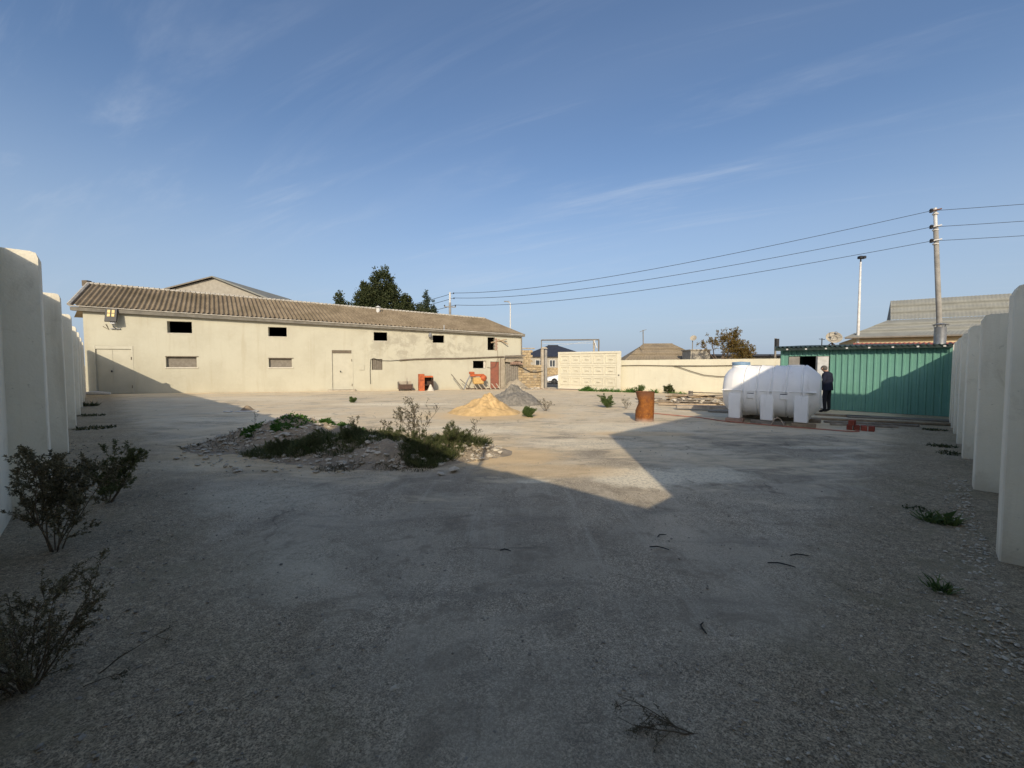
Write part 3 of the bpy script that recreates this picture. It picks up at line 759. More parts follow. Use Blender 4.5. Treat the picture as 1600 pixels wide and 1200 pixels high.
# small horn lamp near the fourth upper window
hl = thing('wall_lamp', 'small dark lamp on a bracket beside an upper storehouse opening', 'lamp', sp(21.6, 3.9, 0.0))
mb = MB(); mb.tube([sp(21.62, 4.05, 0.02), sp(21.62, 4.15, 0.25)], 0.025, 6); mb.build('bracket', 'black_metal', hl)
mb = MB(); mb.lathe([(0.05, 0.22), (0.16, 0.02), (0.13, -0.12), (0.05, -0.16)], sp(21.62, 4.0, 0.28), 10); mb.build('lamp_head', 'grey_steel', hl)

# ------------------------------------------------------------------ ruined corner and gateway
def sv(x, y, z): return Vector((x, y, z))
pil = thing('masonry_pier', 'rough plastered masonry pier beside the red door', 'pier', sp(27.5, -0.3, 0.1))
mb = MB(); M = frame(sp(27.4, 0, 0.3), SE)
mb.prism([(0, -0.5), (0.36, -0.5), (0.34, 0.6), (0.37, 1.4), (0.33, 2.15), (0.02, 2.25), (-0.02, 1.2)], 0.29, M); mb.build('pier_body', 'mortar', pil)
shp = thing('sheet_panel', 'grey corrugated metal sheet closing the gap by the ruined wall', 'panel', sp(28.4, -0.3, 0.25))
corrugated('sheet', 'board_grey', sp(27.82, -0.35, 0.28), sp(29.02, -0.35, 0.25), sp(27.82, 1.85, 0.24), sp(29.02, 1.72, 0.22), 0.17, 0.02, 1, shp)
# broken lean-to head above the sheet
ln = thing('broken_canopy', 'broken red brick and plaster lean to roof above the metal sheet', 'canopy', sp(28.3, 2.0, 0.3))
mb = MB(); mb.prism([(0, 1.95), (0.5, 1.9), (0.9, 2.05), (1.55, 1.98), (1.6, 2.3), (0.9, 2.34), (0.1, 2.42)], 0.5, frame(sp(27.75, 0, 0.5), SE)); mb.build('plaster_slab', 'mortar', ln)
rnd = random.Random(5)
for k in range(11):
    mb = MB(); mb.bbox(sp(28.3 + 0.17 * (k % 6), 1.78 + 0.13 * (k // 6), 0.42 + rnd.uniform(-.1, .1)), (0.24, 0.14, 0.1), 0.012, rotz(rnd.uniform(0, 1))); mb.build('brick', 'block_pink', ln)
for k in range(3):
    mb = MB(); mb.tube([sp(27.6, 2.3 + 0.06 * k, 0.45 + 0.2 * k), sp(29.4, 2.42 + 0.03 * k, 0.4 + 0.25 * k)], 0.04, 5); mb.build('pole_beam', 'timber_grey', ln)
# rubble stone wall: individual blocks in rough courses
rw = thing('rubble_wall', 'ruined tan stone block wall between the metal sheet and the gate pillar', 'wall', (1.6, 35.9, -0.36))
W0 = sp(28.95, 0, 0.2); W1 = Vector((2.62, 36.15, 0))
wd = (W1 - W0); wl = wd.length; wd.normalize()
mb = MB(); M = frame(W0 + Vector((0, 0, 0)), wd); mb.prism([(0, -0.6), (wl, -0.6), (wl, 1.5), (1.2, 1.62), (0.4, 1.72), (0, 1.7)], 0.35, M); mb.build('mortar_core', 'mortar', rw)
rnd = random.Random(8)
for r in range(9):
    z = -0.32 + r * 0.225; x = 0.0
    while x < wl - 0.1:
        w = rnd.uniform(0.26, 0.52); w = min(w, wl - x)
        top = lerp(1.75, 1.58, x / wl)
        if z + 0.2 < top + 0.1 and rnd.random() < 0.93 and w > 0.12:
            mb = MB(); mb.bbox(M @ Vector((x + w / 2, 0.16 - rnd.uniform(0.0, 0.05), z + 0.1)), (w - 0.035, 0.38, 0.2), 0.025, M.to_3x3() @ Matrix.Rotation(rnd.uniform(-.04, .04), 3, 'Y')); mb.build('block', 'sandstone', rw)
        x += w
wc = MB(); wc.tube([sp(28.6, 1.75, 0.35), sp(29.3, 1.45, 0.3), M @ Vector((1.1, -0.12, 1.1)), M @ Vector((1.7, -0.1, 1.08)), M @ Vector((wl, -0.1, 1.15))], 0.03, 6); wc.build('sagging_cable', 'cable_black', rw)
# debris at the foot of the ruin
deb = thing('debris_heap', 'low heap of pale plaster debris in front of the metal sheet', 'debris', (0.2, 34.6, -0.33))
def lumpy(cx, cy, rx, ry, h, z0, nx=26, rough=0.12, seed=0, power=1.0, cone=False, skew=0.0):
    mb = MB()
    rings = nx // 2
    mb.v.append(Vector((cx, cy, z0 + h)))
    seg = nx * 2
    for i in range(1, rings + 1):
        t = i / rings
        for k in range(seg):
            a = 2 * math.pi * k / seg
            rr = 1 + 0.16 * noise.noise((math.cos(a) * 1.3 + seed, math.sin(a) * 1.3, 1.5)) 
            x = math.cos(a) * rx * t * rr; y = math.sin(a) * ry * t * rr
            base = max(0.0, 1.06 - math.sqrt(t * t + 0.0036 + 0.006) + 0.10 * t * (1 - t) * math.sin(2 * a + seed) + 0.07 * noise.noise((x * 2.3, y * 2.3, seed)) * min(1, 4 * (1 - t)) - 0.06 * t) ** power if cone else (0.5 + 0.5 * math.cos(math.pi * t)) ** power
            zz = h * base * (1 + rough * 1.5 * noise.noise((x * 1.1 / max(rx, .5) * 2 + seed, y * 2.2 / max(ry, .5), 3))) + h * rough * (0.8 * noise.noise((x * 3.2 + seed, y * 3.2, 9)) + 0.5 * noise.noise((x * 9 + seed, y * 9, 4))) * (1 - t) - (0.05 if i == rings else 0)
            mb.v.append(Vector((cx + x, cy + y, z0 + zz)))
    mb.f = [(0, 1 + k, 1 + (k + 1) % seg) for k in range(seg)]
    for i in range(rings - 1):
        for k in range(seg):
            a = 1 + i * seg + k; b_ = 1 + i * seg + (k + 1) % seg
            mb.f.append((a, a + seg, b_ + seg, b_))
    return mb
lumpy(0.25, 34.7, 1.5, 0.7, 0.75, -0.34, 20, 0.35, 3).build('debris_body', 'mortar', deb, smooth=False)
def rock(mb, c, s, rnd):
    M = Matrix.Rotation(rnd.uniform(0, 6.3), 3, 'Z') @ Matrix.Rotation(rnd.uniform(-.6, .6), 3, 'X')
    pts = []
    for (x, y, z) in ((1, 0, 0), (-1, 0, 0), (0, 1, 0), (0, -1, 0), (0, 0, 1), (0, 0, -1), (.75, .75, .5), (-.75, .75, .5), (.75, -.75, .5), (-.75, -.75, .5)):
        k = rnd.uniform(0.65, 1.15); pts.append(Vector(c) + M @ Vector((x * s * k * 1.2, y * s * k * 0.9, z * s * k * 0.62)))
    o = len(mb.v); mb.v += pts
    for f in ((4, 6, 7), (4, 7, 9), (4, 9, 8), (4, 8, 6), (0, 6, 8), (1, 9, 7), (2, 7, 6), (3, 8, 9), (0, 2, 6), (0, 8, 3), (1, 7, 2), (1, 3, 9), (5, 2, 0), (5, 1, 2), (5, 3, 1), (5, 0, 3)):
        mb.f.append(tuple(i + o for i in f))
rnd = random.Random(17); mb = MB()
for k in range(60):
    a = rnd.uniform(0, 6.3); r = rnd.random() ** 0.5
    rock(mb, (0.6 + math.cos(a) * r * 2.6, 34.4 + math.sin(a) * r * 0.9, -0.3 + 0.2 * (1 - r)), rnd.uniform(0.04, 0.14), rnd)
o = mb.build('debris_chunks', 'rubble_stone', deb); o['kind'] = 'stuff'
# gate pillar, second post and the pipe portal
gp = thing('gate_pillar', 'slim concrete gate pillar standing at the edge of the ruined wall', 'pillar', (2.8, 36.2, -0.37))
mb = MB(); mb.bbox((2.62, 36.2, 1.35), (0.24, 0.3, 3.5), 0.03, rotz(0.2)); mb.build('outer_post', 'concrete_warm', gp)
mb = MB(); mb.bbox((2.92, 36.22, 1.3), (0.22, 0.3, 3.4), 0.03, rotz(0.2)); mb.build('inner_post', 'concrete', gp)
mb = MB(); mb.box((2.77, 36.2, 3.16), (0.62, 0.4, 0.14), rotz(0.2), 0.5); mb.build('cap', 'concrete_warm', gp)
GD = Vector((8.03 - 3.74, 30.6 - 34.0, 0)).normalized()
gpt = thing('gate_portal', 'thin rusty pipe portal frame above the gateway', 'gate frame', (6.7, 33.0, -0.3))
mb = MB(); mb.tube([(2.55, 36.2, 3.1), (2.55, 36.2, 3.86)], 0.04, 6); mb.build('upright', 'board_grey', gpt)
mb = MB(); mb.tube([(2.55, 36.2, 3.84), (4.6, 34.65, 3.76), (6.85, 32.95, 3.68)], 0.055, 6); mb.build('top_rail', 'board_grey', gpt)
mb = MB(); mb.tube([(2.6, 36.1, 3.55), (4.6, 34.6, 3.45), (6.75, 33.0, 3.42)], 0.012, 5); mb.tube([(4.0, 35.1, 3.3), (6.75, 33.0, 3.66)], 0.012, 5); mb.build('brace', 'white_paint', gpt)
for (dx) in (0.0, 0.33):
    mb = MB(); mb.tube([(6.52 + dx, 33.2 - dx * 0.75, -0.4), (6.52 + dx, 33.2 - dx * 0.75, 3.68)], 0.06 if dx else 0.075, 8); mb.build('post', 'board_grey' if dx else 'concrete_warm', gpt)
mb = MB(); mb.tube([(6.5, 33.1, 3.6), (6.72, 32.95, 3.0)], 0.04, 6); mb.build('knee_brace', 'white_paint', gpt)

# sliding gate with raised panels
G0 = Vector((3.78, 33.95, 0)); G1 = Vector((7.98, 30.5, 0)); gl = (G1 - G0).length
gate = thing('sliding_gate', 'cream sliding steel gate with three rows of framed panels', 'gate', (G0 + G1) / 2 + Vector((0, 0, -0.28)))
MG = frame(G0, G1 - G0)             # local -y faces the yard
mb = MB(); mb.prism([(0, -0.22), (gl, -0.18), (gl, 2.70), (0, 2.72)], 0.05, MG); mb.build('gate_leaf', 'gate_recess', gate)
mb = MB()
mb.prism([(0, 2.58), (gl, 2.56), (gl, 2.71), (0, 2.73)], -0.05, MG); mb.prism([(0, -0.23), (gl, -0.19), (gl, -0.02), (0, -0.06)], -0.05, MG)
mb.prism([(0, -0.05), (0.16, -0.05), (0.16, 2.57), (0, 2.57)], -0.05, MG); mb.prism([(gl - 0.3, -0.01), (gl, -0.01), (gl, 2.55), (gl - 0.3, 2.55)], -0.05, MG)
mb.build('gate_frame', 'gate_paint', gate)
pw = (gl - 0.16 - 0.3) / 5
for r in range(3):
    for cidx in range(5):
        x0 = 0.16 + cidx * pw + 0.07; x1 = x0 + pw - 0.14; z0 = 0.12 + r * 0.86; z1 = z0 + 0.60
        pn = MB(); t = 0.06
        for (a, b_, c, d) in ((x0, z0, x1, z0 + t), (x0, z1 - t, x1, z1), (x0, z0 + t + .001, x0 + t, z1 - t - .001), (x1 - t, z0 + t + .001, x1, z1 - t - .001)):
            pn.prism([(a, b_), (c, b_), (c, d), (a, d)], -0.045, MG)
        xm = (x0 + x1) / 2; zm = (z0 + z1) / 2
        p = pn.build('panel_frame', 'gate_paint', gate)
        ob = MB(); ob.prism([(xm - 0.17, zm - 0.05), (xm + 0.17, zm - 0.05), (xm + 0.1, zm + 0.04), (xm - 0.1, zm + 0.04)], -0.06, MG); ob.build('boss', 'gate_recess', p)
for r in range(2):
    z0 = 0.12 + r * 0.86 + 0.67
    mb = MB(); mb.prism([(0.17, z0), (gl - 0.31, z0), (gl - 0.31, z0 + 0.1), (0.17, z0 + 0.1)], -0.025, MG); mb.build('rail', 'gate_paint', gate)
mb = MB(); mb.lathe([(0.03, 0), (0.05, 0.03), (0.03, 0.06)], MG @ Vector((gl - 0.14, -0.07, 0.95)), 10, Matrix.Rotation(R(90), 3, 'X')); mb.build('lock', 'black_metal', gate)
mb = MB(); mb.prism([(-2, -0.34), (gl + 0.6, -0.27), (gl + 0.6, -0.225), (-2, -0.29)], 0.09, frame(G0 + Vector((-0.02, -0.03, 0)), G1 - G0)); mb.build('ground_track', 'rusty_steel', gate)

# cream back wall
B0 = Vector((8.08, 31.2, 0)); B1 = Vector((16.9, 21.25, 0)); bl = (B1 - B0).length
bw = thing('boundary_wall', 'cream plastered boundary wall running from the gate to behind the shed', 'wall', (B0 + B1) / 2 + Vector((0, 0, -0.15)))
MBk = frame(B0, B1 - B0)
nseg = 4
for k in range(nseg):
    a, b_ = bl * k / nseg, bl * (k + 1) / nseg
    mb = MB(); mb.prism([(a, -0.6), (b_, -0.6), (b_, 1.66), (a, 1.66)], 0.2, MBk); mb.build('wall_panel', 'cream_plaster', bw)
mb = MB()
nn = 40
mb.prism([(0, 1.663), (bl, 1.663)] + [(bl * (nn - i) / nn, 2.05 + 0.012 * noise.noise((i * 0.6, 0, 0))) for i in range(nn + 1)], 0.26, frame(B0 + MBk.to_3x3() @ Vector((0, -0.045, 0)), B1 - B0)); mb.build('coping_band', 'cream_plaster', bw)
cb = MB(); pts = []
for i in range(16):
    t = i / 15; x = 0.2 + t * 9.5; z = 1.64 + (0.02 * math.sin(t * 9)); pts.append(MBk @ Vector((x, -0.06, z)))
cb.tube(pts, 0.022, 5); cb.build('wall_cable', 'cable_brown', bw)
cb = MB(); cb.tube([MBk @ Vector((x, -0.08, z)) for x, z in ((4.3, 1.62), (4.8, 1.5), (5.5, 1.27), (6.3, 1.05), (7.2, 0.98), (8.3, 1.0), (9.5, 1.02))], 0.022, 5); cb.build('wall_cable', 'cable_brown', bw)

# ------------------------------------------------------------------ green shed
SR = Vector((14.38, 13.48, 0)); SL = Vector((10.94, 16.99, 0)); SHL = (SL - SR).length
sd = (SL - SR).normalized(); so = Vector((-sd.y, sd.x, 0))
if so.y > 0: so = -so                                               # outward normal, to the yard
shed = thing('green_shed', 'green corrugated metal shed with dark overhanging roof', 'shed', (SR + SL) / 2)
def shp_(s, z, out=0.0): return SR + sd * s + so * out + Vector((0, 0, z))
def shed_sheet(s0, s1, z0, z1, name='wall_sheet'):
    mb = MB(); per = 0.19; n = max(1, round((s1 - s0) / per)); p = (s1 - s0) / n
    prof = []
    for k in range(n): prof += [(s0 + k * p, 0.0), (s0 + k * p + p * 0.55, 0.0), (s0 + k * p + p * 0.66, 0.032), (s0 + k * p + p * 0.89, 0.032)]
    prof.append((s1, 0.0))
    for z in (z0, z1):
        for (s, o) in prof: mb.v.append(shp_(s, z, o))
    m = len(prof); mb.f = [(i, i + 1, m + i + 1, m + i) for i in range(m - 1)]
    ob = mb.build(name, 'shed_green', shed)
    return ob
SEAMS = [0.0, 1.10, 2.22, 3.30]
for a, b_ in zip(SEAMS, SEAMS[1:]): shed_sheet(a, b_ - 0.004, 0.0, 2.27)
shed_sheet(3.31, 4.62, 2.04, 2.27); shed_sheet(4.63, SHL, 0.0, 2.27)
def shed_box(s0, s1, z0, z1, o0, o1, name, mat, parent):
    mb = MB(); vs = [shp_(s, z, o) for o in (o0, o1) for (s, z) in ((s0, z0), (s1, z0), (s1, z1), (s0, z1))]
    mb.add(vs, [(0, 1, 2, 3), (7, 6, 5, 4), (0, 4, 5, 1), (1, 5, 6, 2), (2, 6, 7, 3), (3, 7, 4, 0)]); return mb.build(name, mat, parent)
dl = shed_box(3.32, 3.66, 0.03, 2.02, 0.02, 0.06, 'door_leaf', 'white_paint', shed)
dl['label'] = 'white door leaf folded back on the shed wall'
shed_box(4.25, 4.61, 0.03, 2.02, -0.01, 0.03, 'door_leaf', 'concrete', shed)
shed_box(3.66, 3.72, 0.0, 2.03, -0.04, 0.01, 'door_frame', 'grey_steel', shed)
# rest of the shell
bk = so * -4.2
mb = MB(); mb.add([SL, SL + bk, SL + bk + Vector((0, 0, 2.4)), SL + Vector((0, 0, 2.27))], [(0, 1, 2, 3)]); mb.build('side_wall', 'shed_green', shed)
mb = MB(); mb.add([SR, SR + bk, SR + bk + Vector((0, 0, 2.4)), SR + Vector((0, 0, 2.27))], [(3, 2, 1, 0)]); mb.build('side_wall', 'shed_green', shed)
mb = MB(); mb.add([SL + bk, SR + bk, SR + bk + Vector((0, 0, 2.4)), SL + bk + Vector((0, 0, 2.4))], [(0, 1, 2, 3)]); mb.build('rear_wall', 'interior_dark', shed)
srf = corrugated('roof', 'shed_roof', shp_(-0.05, 2.345, 0.32), shp_(SHL + 0.16, 2.40, 0.32), shp_(-0.05, 2.56, -4.4), shp_(SHL + 0.16, 2.6, -4.4), 0.15, 0.035, 1, shed, 6)
shed_box(-0.03, SHL + 0.12, 2.262, 2.37, 0.26, 0.29, 'fascia', 'shed_roof', shed)
for k in range(9):
    s = 0.28 + k * 0.62
    if s < SHL + 0.1: shed_box(s - 0.03, s + 0.03, 2.285, 2.335, -0.3, 0.31, 'rafter', 'white_paint', shed)
# flue
fu = thing('steel_flue', 'short galvanised flue pipe with rain cap on the shed roof', 'chimney', (14.96, 14.6, 2.4))
mb = MB(); mb.lathe([(0.16, -0.12), (0.16, 0.58), (0.165, 0.6)], (14.96, 14.6, 2.42), 20); mb.build('pipe', 'galvanised', fu, smooth=True).data.set_sharp_from_angle(angle=R(40))
mb = MB(); mb.lathe([(0.215, 0.67), (0.22, 0.685), (0.02, 0.74)], (14.96, 14.6, 2.42), 20); mb.build('rain_cap', 'grey_steel', fu)
for k in range(3):
    a = k * 2.1; mb = MB(); mb.tube([(14.96 + .155 * math.cos(a), 14.6 + .155 * math.sin(a), 2.98), (14.96 + .17 * math.cos(a), 14.6 + .17 * math.sin(a), 3.10)], 0.012, 5); mb.build('stay', 'grey_steel', fu)
# satellite dish behind the shed roof
ds = thing('satellite_dish', 'old pale satellite dish standing on the shed roof', 'dish', (12.95, 16.8, 2.45))
dn = Vector((-0.35, -0.75, 0.55)).normalized(); Md = dn.to_track_quat('Z', 'Y').to_matrix()
mb = MB(); prof = [(r * 0.8, z * 0.8) for (r, z) in [(0.01, -0.08), (0.12, -0.07), (0.22, -0.035), (0.33, 0.03), (0.345, 0.035), (0.33, 0.015), (0.2, -0.06), (0.01, -0.10)]]
mb.lathe(prof, (12.95, 16.8, 2.79), 28, Md, caps=False); mb.build('reflector', 'dish_dirty', ds, smooth=True)
mb = MB(); mb.lathe([(0.11, 0.0), (0.135, 0.01), (0.12, 0.02)], Vector((12.95, 16.8, 2.79)) + dn * -0.045, 24, Md, caps=False); mb.build('ring', 'board_grey', ds)
mb = MB(); mb.lathe([(0.05, 0), (0.05, 0.08), (0.02, 0.1)], Vector((12.95, 16.8, 2.79)) + dn * 0.26, 12, Md)
for k in range(3):
    v = Md @ Vector((0.26 * math.cos(2.1 * k), 0.26 * math.sin(2.1 * k), 0.03)); mb.tube([Vector((12.95, 16.8, 2.79)) + v, Vector((12.95, 16.8, 2.79)) + dn * 0.28], 0.008, 4)
mb.build('feed_arm', 'grey_steel', ds)
mb = MB(); mb.tube([(12.95, 16.86, 2.35), (12.95, 16.9, 2.72)], 0.03, 6); mb.tube([(12.7, 16.95, 2.38), (12.95, 16.9, 2.6), (13.25, 16.95, 2.38)], 0.02, 5); mb.build('stand', 'rusty_steel', ds)
an = tag(MB().tube([(12.62, 17.0, 2.4), (12.62, 17.0, 2.78)], 0.02, 5).tube([(12.5, 17.0, 2.75), (12.74, 17.0, 2.73)], 0.012, 5).build('roof_antenna', 'black_metal', origin=(12.62, 17.0, 2.4)), 'tiny dark antenna stub beside the satellite dish', 'antenna')

# ------------------------------------------------------------------ water tank
TC = Vector((7.65, 12.315, 0)); ta = Vector((0.78, -0.63, 0)).normalized(); tb = Vector((0.63, 0.78, 0)).normalized()
tank = thing('water_tank', 'large white plastic horizontal water tank on moulded legs', 'tank', TC)
Mt = Matrix((tb, Vector((0, 0, 1)), ta)).transposed()          # local z along the tank, local y up
TZ = 0.93; TR = 0.745; HL = 1.22
def tank_body():
    mb = MB(); n = 48; prof = [(0.01, -HL), (0.36, -HL + 0.015), (0.50, -HL + 0.05), (0.60, -HL + 0.12), (0.68, -HL + 0.22), (0.73, -HL + 0.33)]
    z = -HL + 0.36
    while z < HL - 0.34:
        prof += [(TR, z), (TR, z + 0.235), (TR - 0.032, z + 0.25), (TR - 0.032, z + 0.275), (TR + 0.016, z + 0.295), (TR + 0.016, z + 0.335)]; z += 0.355
    prof += [(TR, HL - 0.33), (0.70, HL - 0.24), (0.50, HL - 0.03), (0.44, HL - 0.005), (0.01, HL)]
    prof = [p for i, p in enumerate(prof) if i == 0 or p[1] > prof[i - 1][1] + 1e-4]
    mb.lathe(prof, TC + Vector((0, 0, TZ)), n, Mt)
    return sharp(mb.build('tank_body', 'tank_plastic', tank), 50)
tank_body()
def tpt(a, f, z): return TC + ta * a - tb * f + Vector((0, 0, z))
Mtb = Matrix((ta, tb, Vector((0, 0, 1)))).transposed()
for side in (1, -1):
    for a in (-0.80, 0.02, 0.82):
        mb = MB(); c = 0.02
        prof = [(0.14, 0.80), (0.14, 0.13)]
        x0, x1 = a - 0.15, a + 0.15
        ring = []
        for (z, f, w) in ((0.12, 0.70, 0.145), (0.14, 0.735, 0.155), (0.50, 0.745, 0.16), (0.80, 0.756, 0.165), (0.86, 0.74, 0.15), (0.89, 0.66, 0.13)):
            ring.append([tpt(a - w, side * 0.30, z), tpt(a + w, side * 0.30, z), tpt(a + w, side * (f - c), z), tpt(a + w - c, side * f, z), tpt(a - w + c, side * f, z), tpt(a - w, side * (f - c), z)])
        vs = [p for r in ring for p in r]; n = 6
        mb.add(vs, [(i * n + k, i * n + (k + 1) % n, (i + 1) * n + (k + 1) % n, (i + 1) * n + k) for i in range(len(ring) - 1) for k in range(n)] + [tuple(range(5, -1, -1)), tuple(range((len(ring) - 1) * n, len(ring) * n))])
        sharp(mb.build('leg', 'tank_plastic', tank), 30)
    for a in (-0.39, 0.42):
        mb = MB(); mb.bbox(tpt(a, side * 0.72, 0.80), (0.19, 0.08, 0.14), 0.02, Mtb @ Matrix.Rotation(R(8 * side), 3, 'X')); o = mb.build('lifting_lug', 'tank_plastic', tank)
        mb = MB(); mb.bbox(tpt(a, side * 0.745, 0.885), (0.17, 0.05, 0.02), 0.005, Mtb); mb.build('lug_slot', 'grey_steel', o)
mb = MB(); mb.bbox(tpt(0.0, 0.0, 0.955), (2 * HL - 0.14, 2 * TR + 0.035, 0.022), 0.005, Mtb); mb.build('mould_seam', 'tank_plastic', tank)
mb = MB(); mb.lathe([(0.27, 0.60), (0.24, 0.74), (0.22, 0.82)], tpt(-0.78, 0, TZ - 0.02), 24); nk = mb.build('neck', 'tank_plastic', tank, smooth=True)
mb = MB(); mb.lathe([(0.235, 0.775), (0.25, 0.79), (0.25, 0.855), (0.235, 0.87), (0.02, 0.885)], tpt(-0.78, 0, TZ - 0.02), 24); sharp(mb.build('screw_cap', 'cap_blue', nk), 40)
mb = MB(); mb.lathe([(0.24, 0.66), (0.2, 0.765), (0.02, 0.77)], tpt(0.62, 0, TZ), 20); mb.build('manhole', 'tank_plastic', tank)
# timbers and blocks under the tank
def block(name, label, cat, c, s, rot, mat, group=None, bev=0.012):
    mb = MB(); mb.bbox(c, s, bev, rotz(rot)); o = mb.build(name, mat, None, origin=(c[0], c[1], c[2] - s[2] / 2)); return tag(o, label, cat, group)
tr_ = math.atan2(ta.y, ta.x)
block('masonry_block', 'pinkish masonry block under the capped end of the tank', 'block', (6.64, 12.33, 0.065), (0.46, 0.34, 0.12), tr_, 'block_pink')
block('masonry_block', 'tan block under the outer leg at the far end of the tank, by the bricks', 'block', (7.95, 11.28, 0.055), (0.55, 0.2, 0.11), tr_, 'timber_tan')
block('support_beam', 'dark timber beam lying beneath the middle leg of the tank', 'beam', (7.29, 11.78, 0.055), (0.85, 0.16, 0.11), tr_, 'timber_grey')
block('support_beam', 'dark timber beam lying beneath the rear legs of the tank', 'beam', (8.14, 12.82, 0.06), (2.3, 0.22, 0.12), tr_, 'timber_grey')
hs = MB(); hp = [(4.6, 14.9), (5.2, 14.0), (6.0, 13.2), (6.3, 12.4), (6.6, 12.05), (7.1, 11.6), (7.6, 11.15), (8.1, 10.75), (8.55, 10.4), (8.75, 10.42), (8.85, 10.65)]
hs.tube([(x, y, 0.022) for x, y in hp], 0.014, 6); tag(hs.build('garden_hose', 'hose_orange', origin=(7.1, 11.6, 0.02)), 'long thin orange hose trailing along the tank to the bricks', 'hose')
hs = MB(); hs.tube([tpt(0.15 + 0.30 * t, 0.80 + 0.05 * math.sin(6 * t), 0.03 + 0.20 * math.sin(math.pi * t)) for t in [i / 12 for i in range(13)]], 0.013, 6); hs.tube([tpt(0.15 - 0.1 * t, 0.80 + 0.02 * t, 0.03) for t in (0, 1, 2)], 0.013, 6)
tag(hs.build('hose_loop', 'hose_pale', origin=tpt(0.3, 0.8, 0)), 'pale hose loop standing up in front of the tank', 'hose')

# ------------------------------------------------------------------ bricks, barrel, timber heap
rnd = random.Random(3)
for k, (dx, dy, z, r) in enumerate(((-0.21, 0.15, 0.065, 0.90), (-0.09, 0.07, 0.065, 0.96), (0.025, -0.02, 0.065, 0.93), (0.14, -0.12, 0.065, 0.80), (-0.17, 0.12, 0.192, 0.72))):
    mb = MB(); c = Vector((9.08 + dx, 10.72 + dy, z)); M3 = rotz(r)
    mb.bbox(c, (0.25, 0.12, 0.125), 0.006, M3)
    for hx in (-0.07, 0.0, 0.07):
        mb.box(c + M3 @ Vector((hx, -0.061, 0)), (0.045, 0.004, 0.07), M3)
    o = mb.build('red_brick', 'brick_red', origin=(c.x, c.y, z - 0.0625))
    tag(o, 'red hollow brick laid on top of the little brick row' if k == 4 else 'red hollow brick in the little row on the asphalt', 'brick', 'red bricks beside the tank')

bar = thing('oil_drum', 'dented rusty open oil drum standing in the sun', 'drum', (4.03, 12.6, 0))
mb = MB(); n = 40; vs = []; prof = []
for i in range(30):
    z = 0.885 * i / 29; r = 0.272
    for zc in (0.30, 0.585):
        r += 0.011 * math.exp(-((z - zc) / 0.012) ** 2)
    if z < 0.02 or z > 0.865: r += 0.009
    prof.append((r, z))
def drum(x, y, z):
    a = math.atan2(y, x); k = 1.0
    k -= 0.30 * max(0, math.cos(a - math.pi + 0.25)) ** 2 * math.exp(-((z - 0.56) / 0.17) ** 2)     # dent on one side
    k += 0.012 * noise.noise((math.cos(a) * 2, math.sin(a) * 2, z * 6))
    return x * k + 0.012 * (z / 0.885), y * k
for (r, z) in prof:
    for k in range(n):
        t = 2 * math.pi * k / n; x, y = drum(r * math.cos(t), r * math.sin(t), z); top = 0.02 * noise.noise((math.cos(t) * 2, math.sin(t) * 2, 5)) if z > 0.85 else 0
        vs.append(Vector((4.03 + x, 12.6 + y, z + 0.002 + top)))
inner = []
for (r, z) in reversed(prof[2:]):
    for k in range(n):
        t = 2 * math.pi * k / n; x, y = drum((r - 0.012) * math.cos(t), (r - 0.012) * math.sin(t), z); top = 0.02 * noise.noise((math.cos(t) * 2, math.sin(t) * 2, 5)) if z > 0.85 else 0
        vs.append(Vector((4.03 + x, 12.6 + y, z + 0.002 + top)))
rows = len(vs) // n
mb.add(vs, [(i * n + k, i * n + (k + 1) % n, (i + 1) * n + (k + 1) % n, (i + 1) * n + k) for i in range(rows - 1) for k in range(n)] + [tuple(range((rows - 1) * n, rows * n))])
sharp(mb.build('drum_shell', 'rusty_steel', bar), 50)
mb = MB(); mb.lathe([(0.2, 0), (0.2, 0.35)], (4.03, 12.6, 0.06), 16); mb.build('ash_fill', 'dark_brown', bar)

def plank(p0, p1, w, t, mat, label, group, roll=0.0, name='timber_board'):
    p0, p1 = Vector(p0), Vector(p1); d = (p1 - p0); L = d.length; d.normalize()
    y = Vector((0, 0, 1)).cross(d).normalized(); z = d.cross(y); 
    M3 = Matrix((d, y, z)).transposed() @ Matrix.Rotation(roll, 3, 'X')
    mb = MB(); mb.bbox((p0 + p1) / 2, (L, w, t), min(0.006, t * 0.2), M3)
    c = (p0 + p1) / 2
    return tag(mb.build(name, mat, origin=(c.x, c.y, 0)), label, 'board', group)
rnd = random.Random(21)
g1 = 'timber boards heaped between the drum and the tank'
lab1 = 'weathered timber board in the jumbled heap behind the tank'
for k in range(34):
    a = rnd.gauss(0.05, 0.5); L = rnd.uniform(0.7, 2.2)
    cx = rnd.gauss(8.6, 1.0); cy = rnd.gauss(18.6, 0.8); z = rnd.uniform(0.0, 0.36) * math.exp(-((cx - 8.9) / 1.3) ** 2) + 0.02
    d = Vector((math.cos(a), -math.sin(a) * 0.8, rnd.uniform(-.07, .07))) * L / 2
    p = Vector((cx, cy, z + abs(d.z)))
    plank(p - d, p + d, rnd.uniform(0.08, 0.2), rnd.uniform(0.025, 0.06), rnd.choice(['timber_grey', 'timber_grey', 'timber_tan']), lab1, g1, rnd.uniform(-.3, .3))
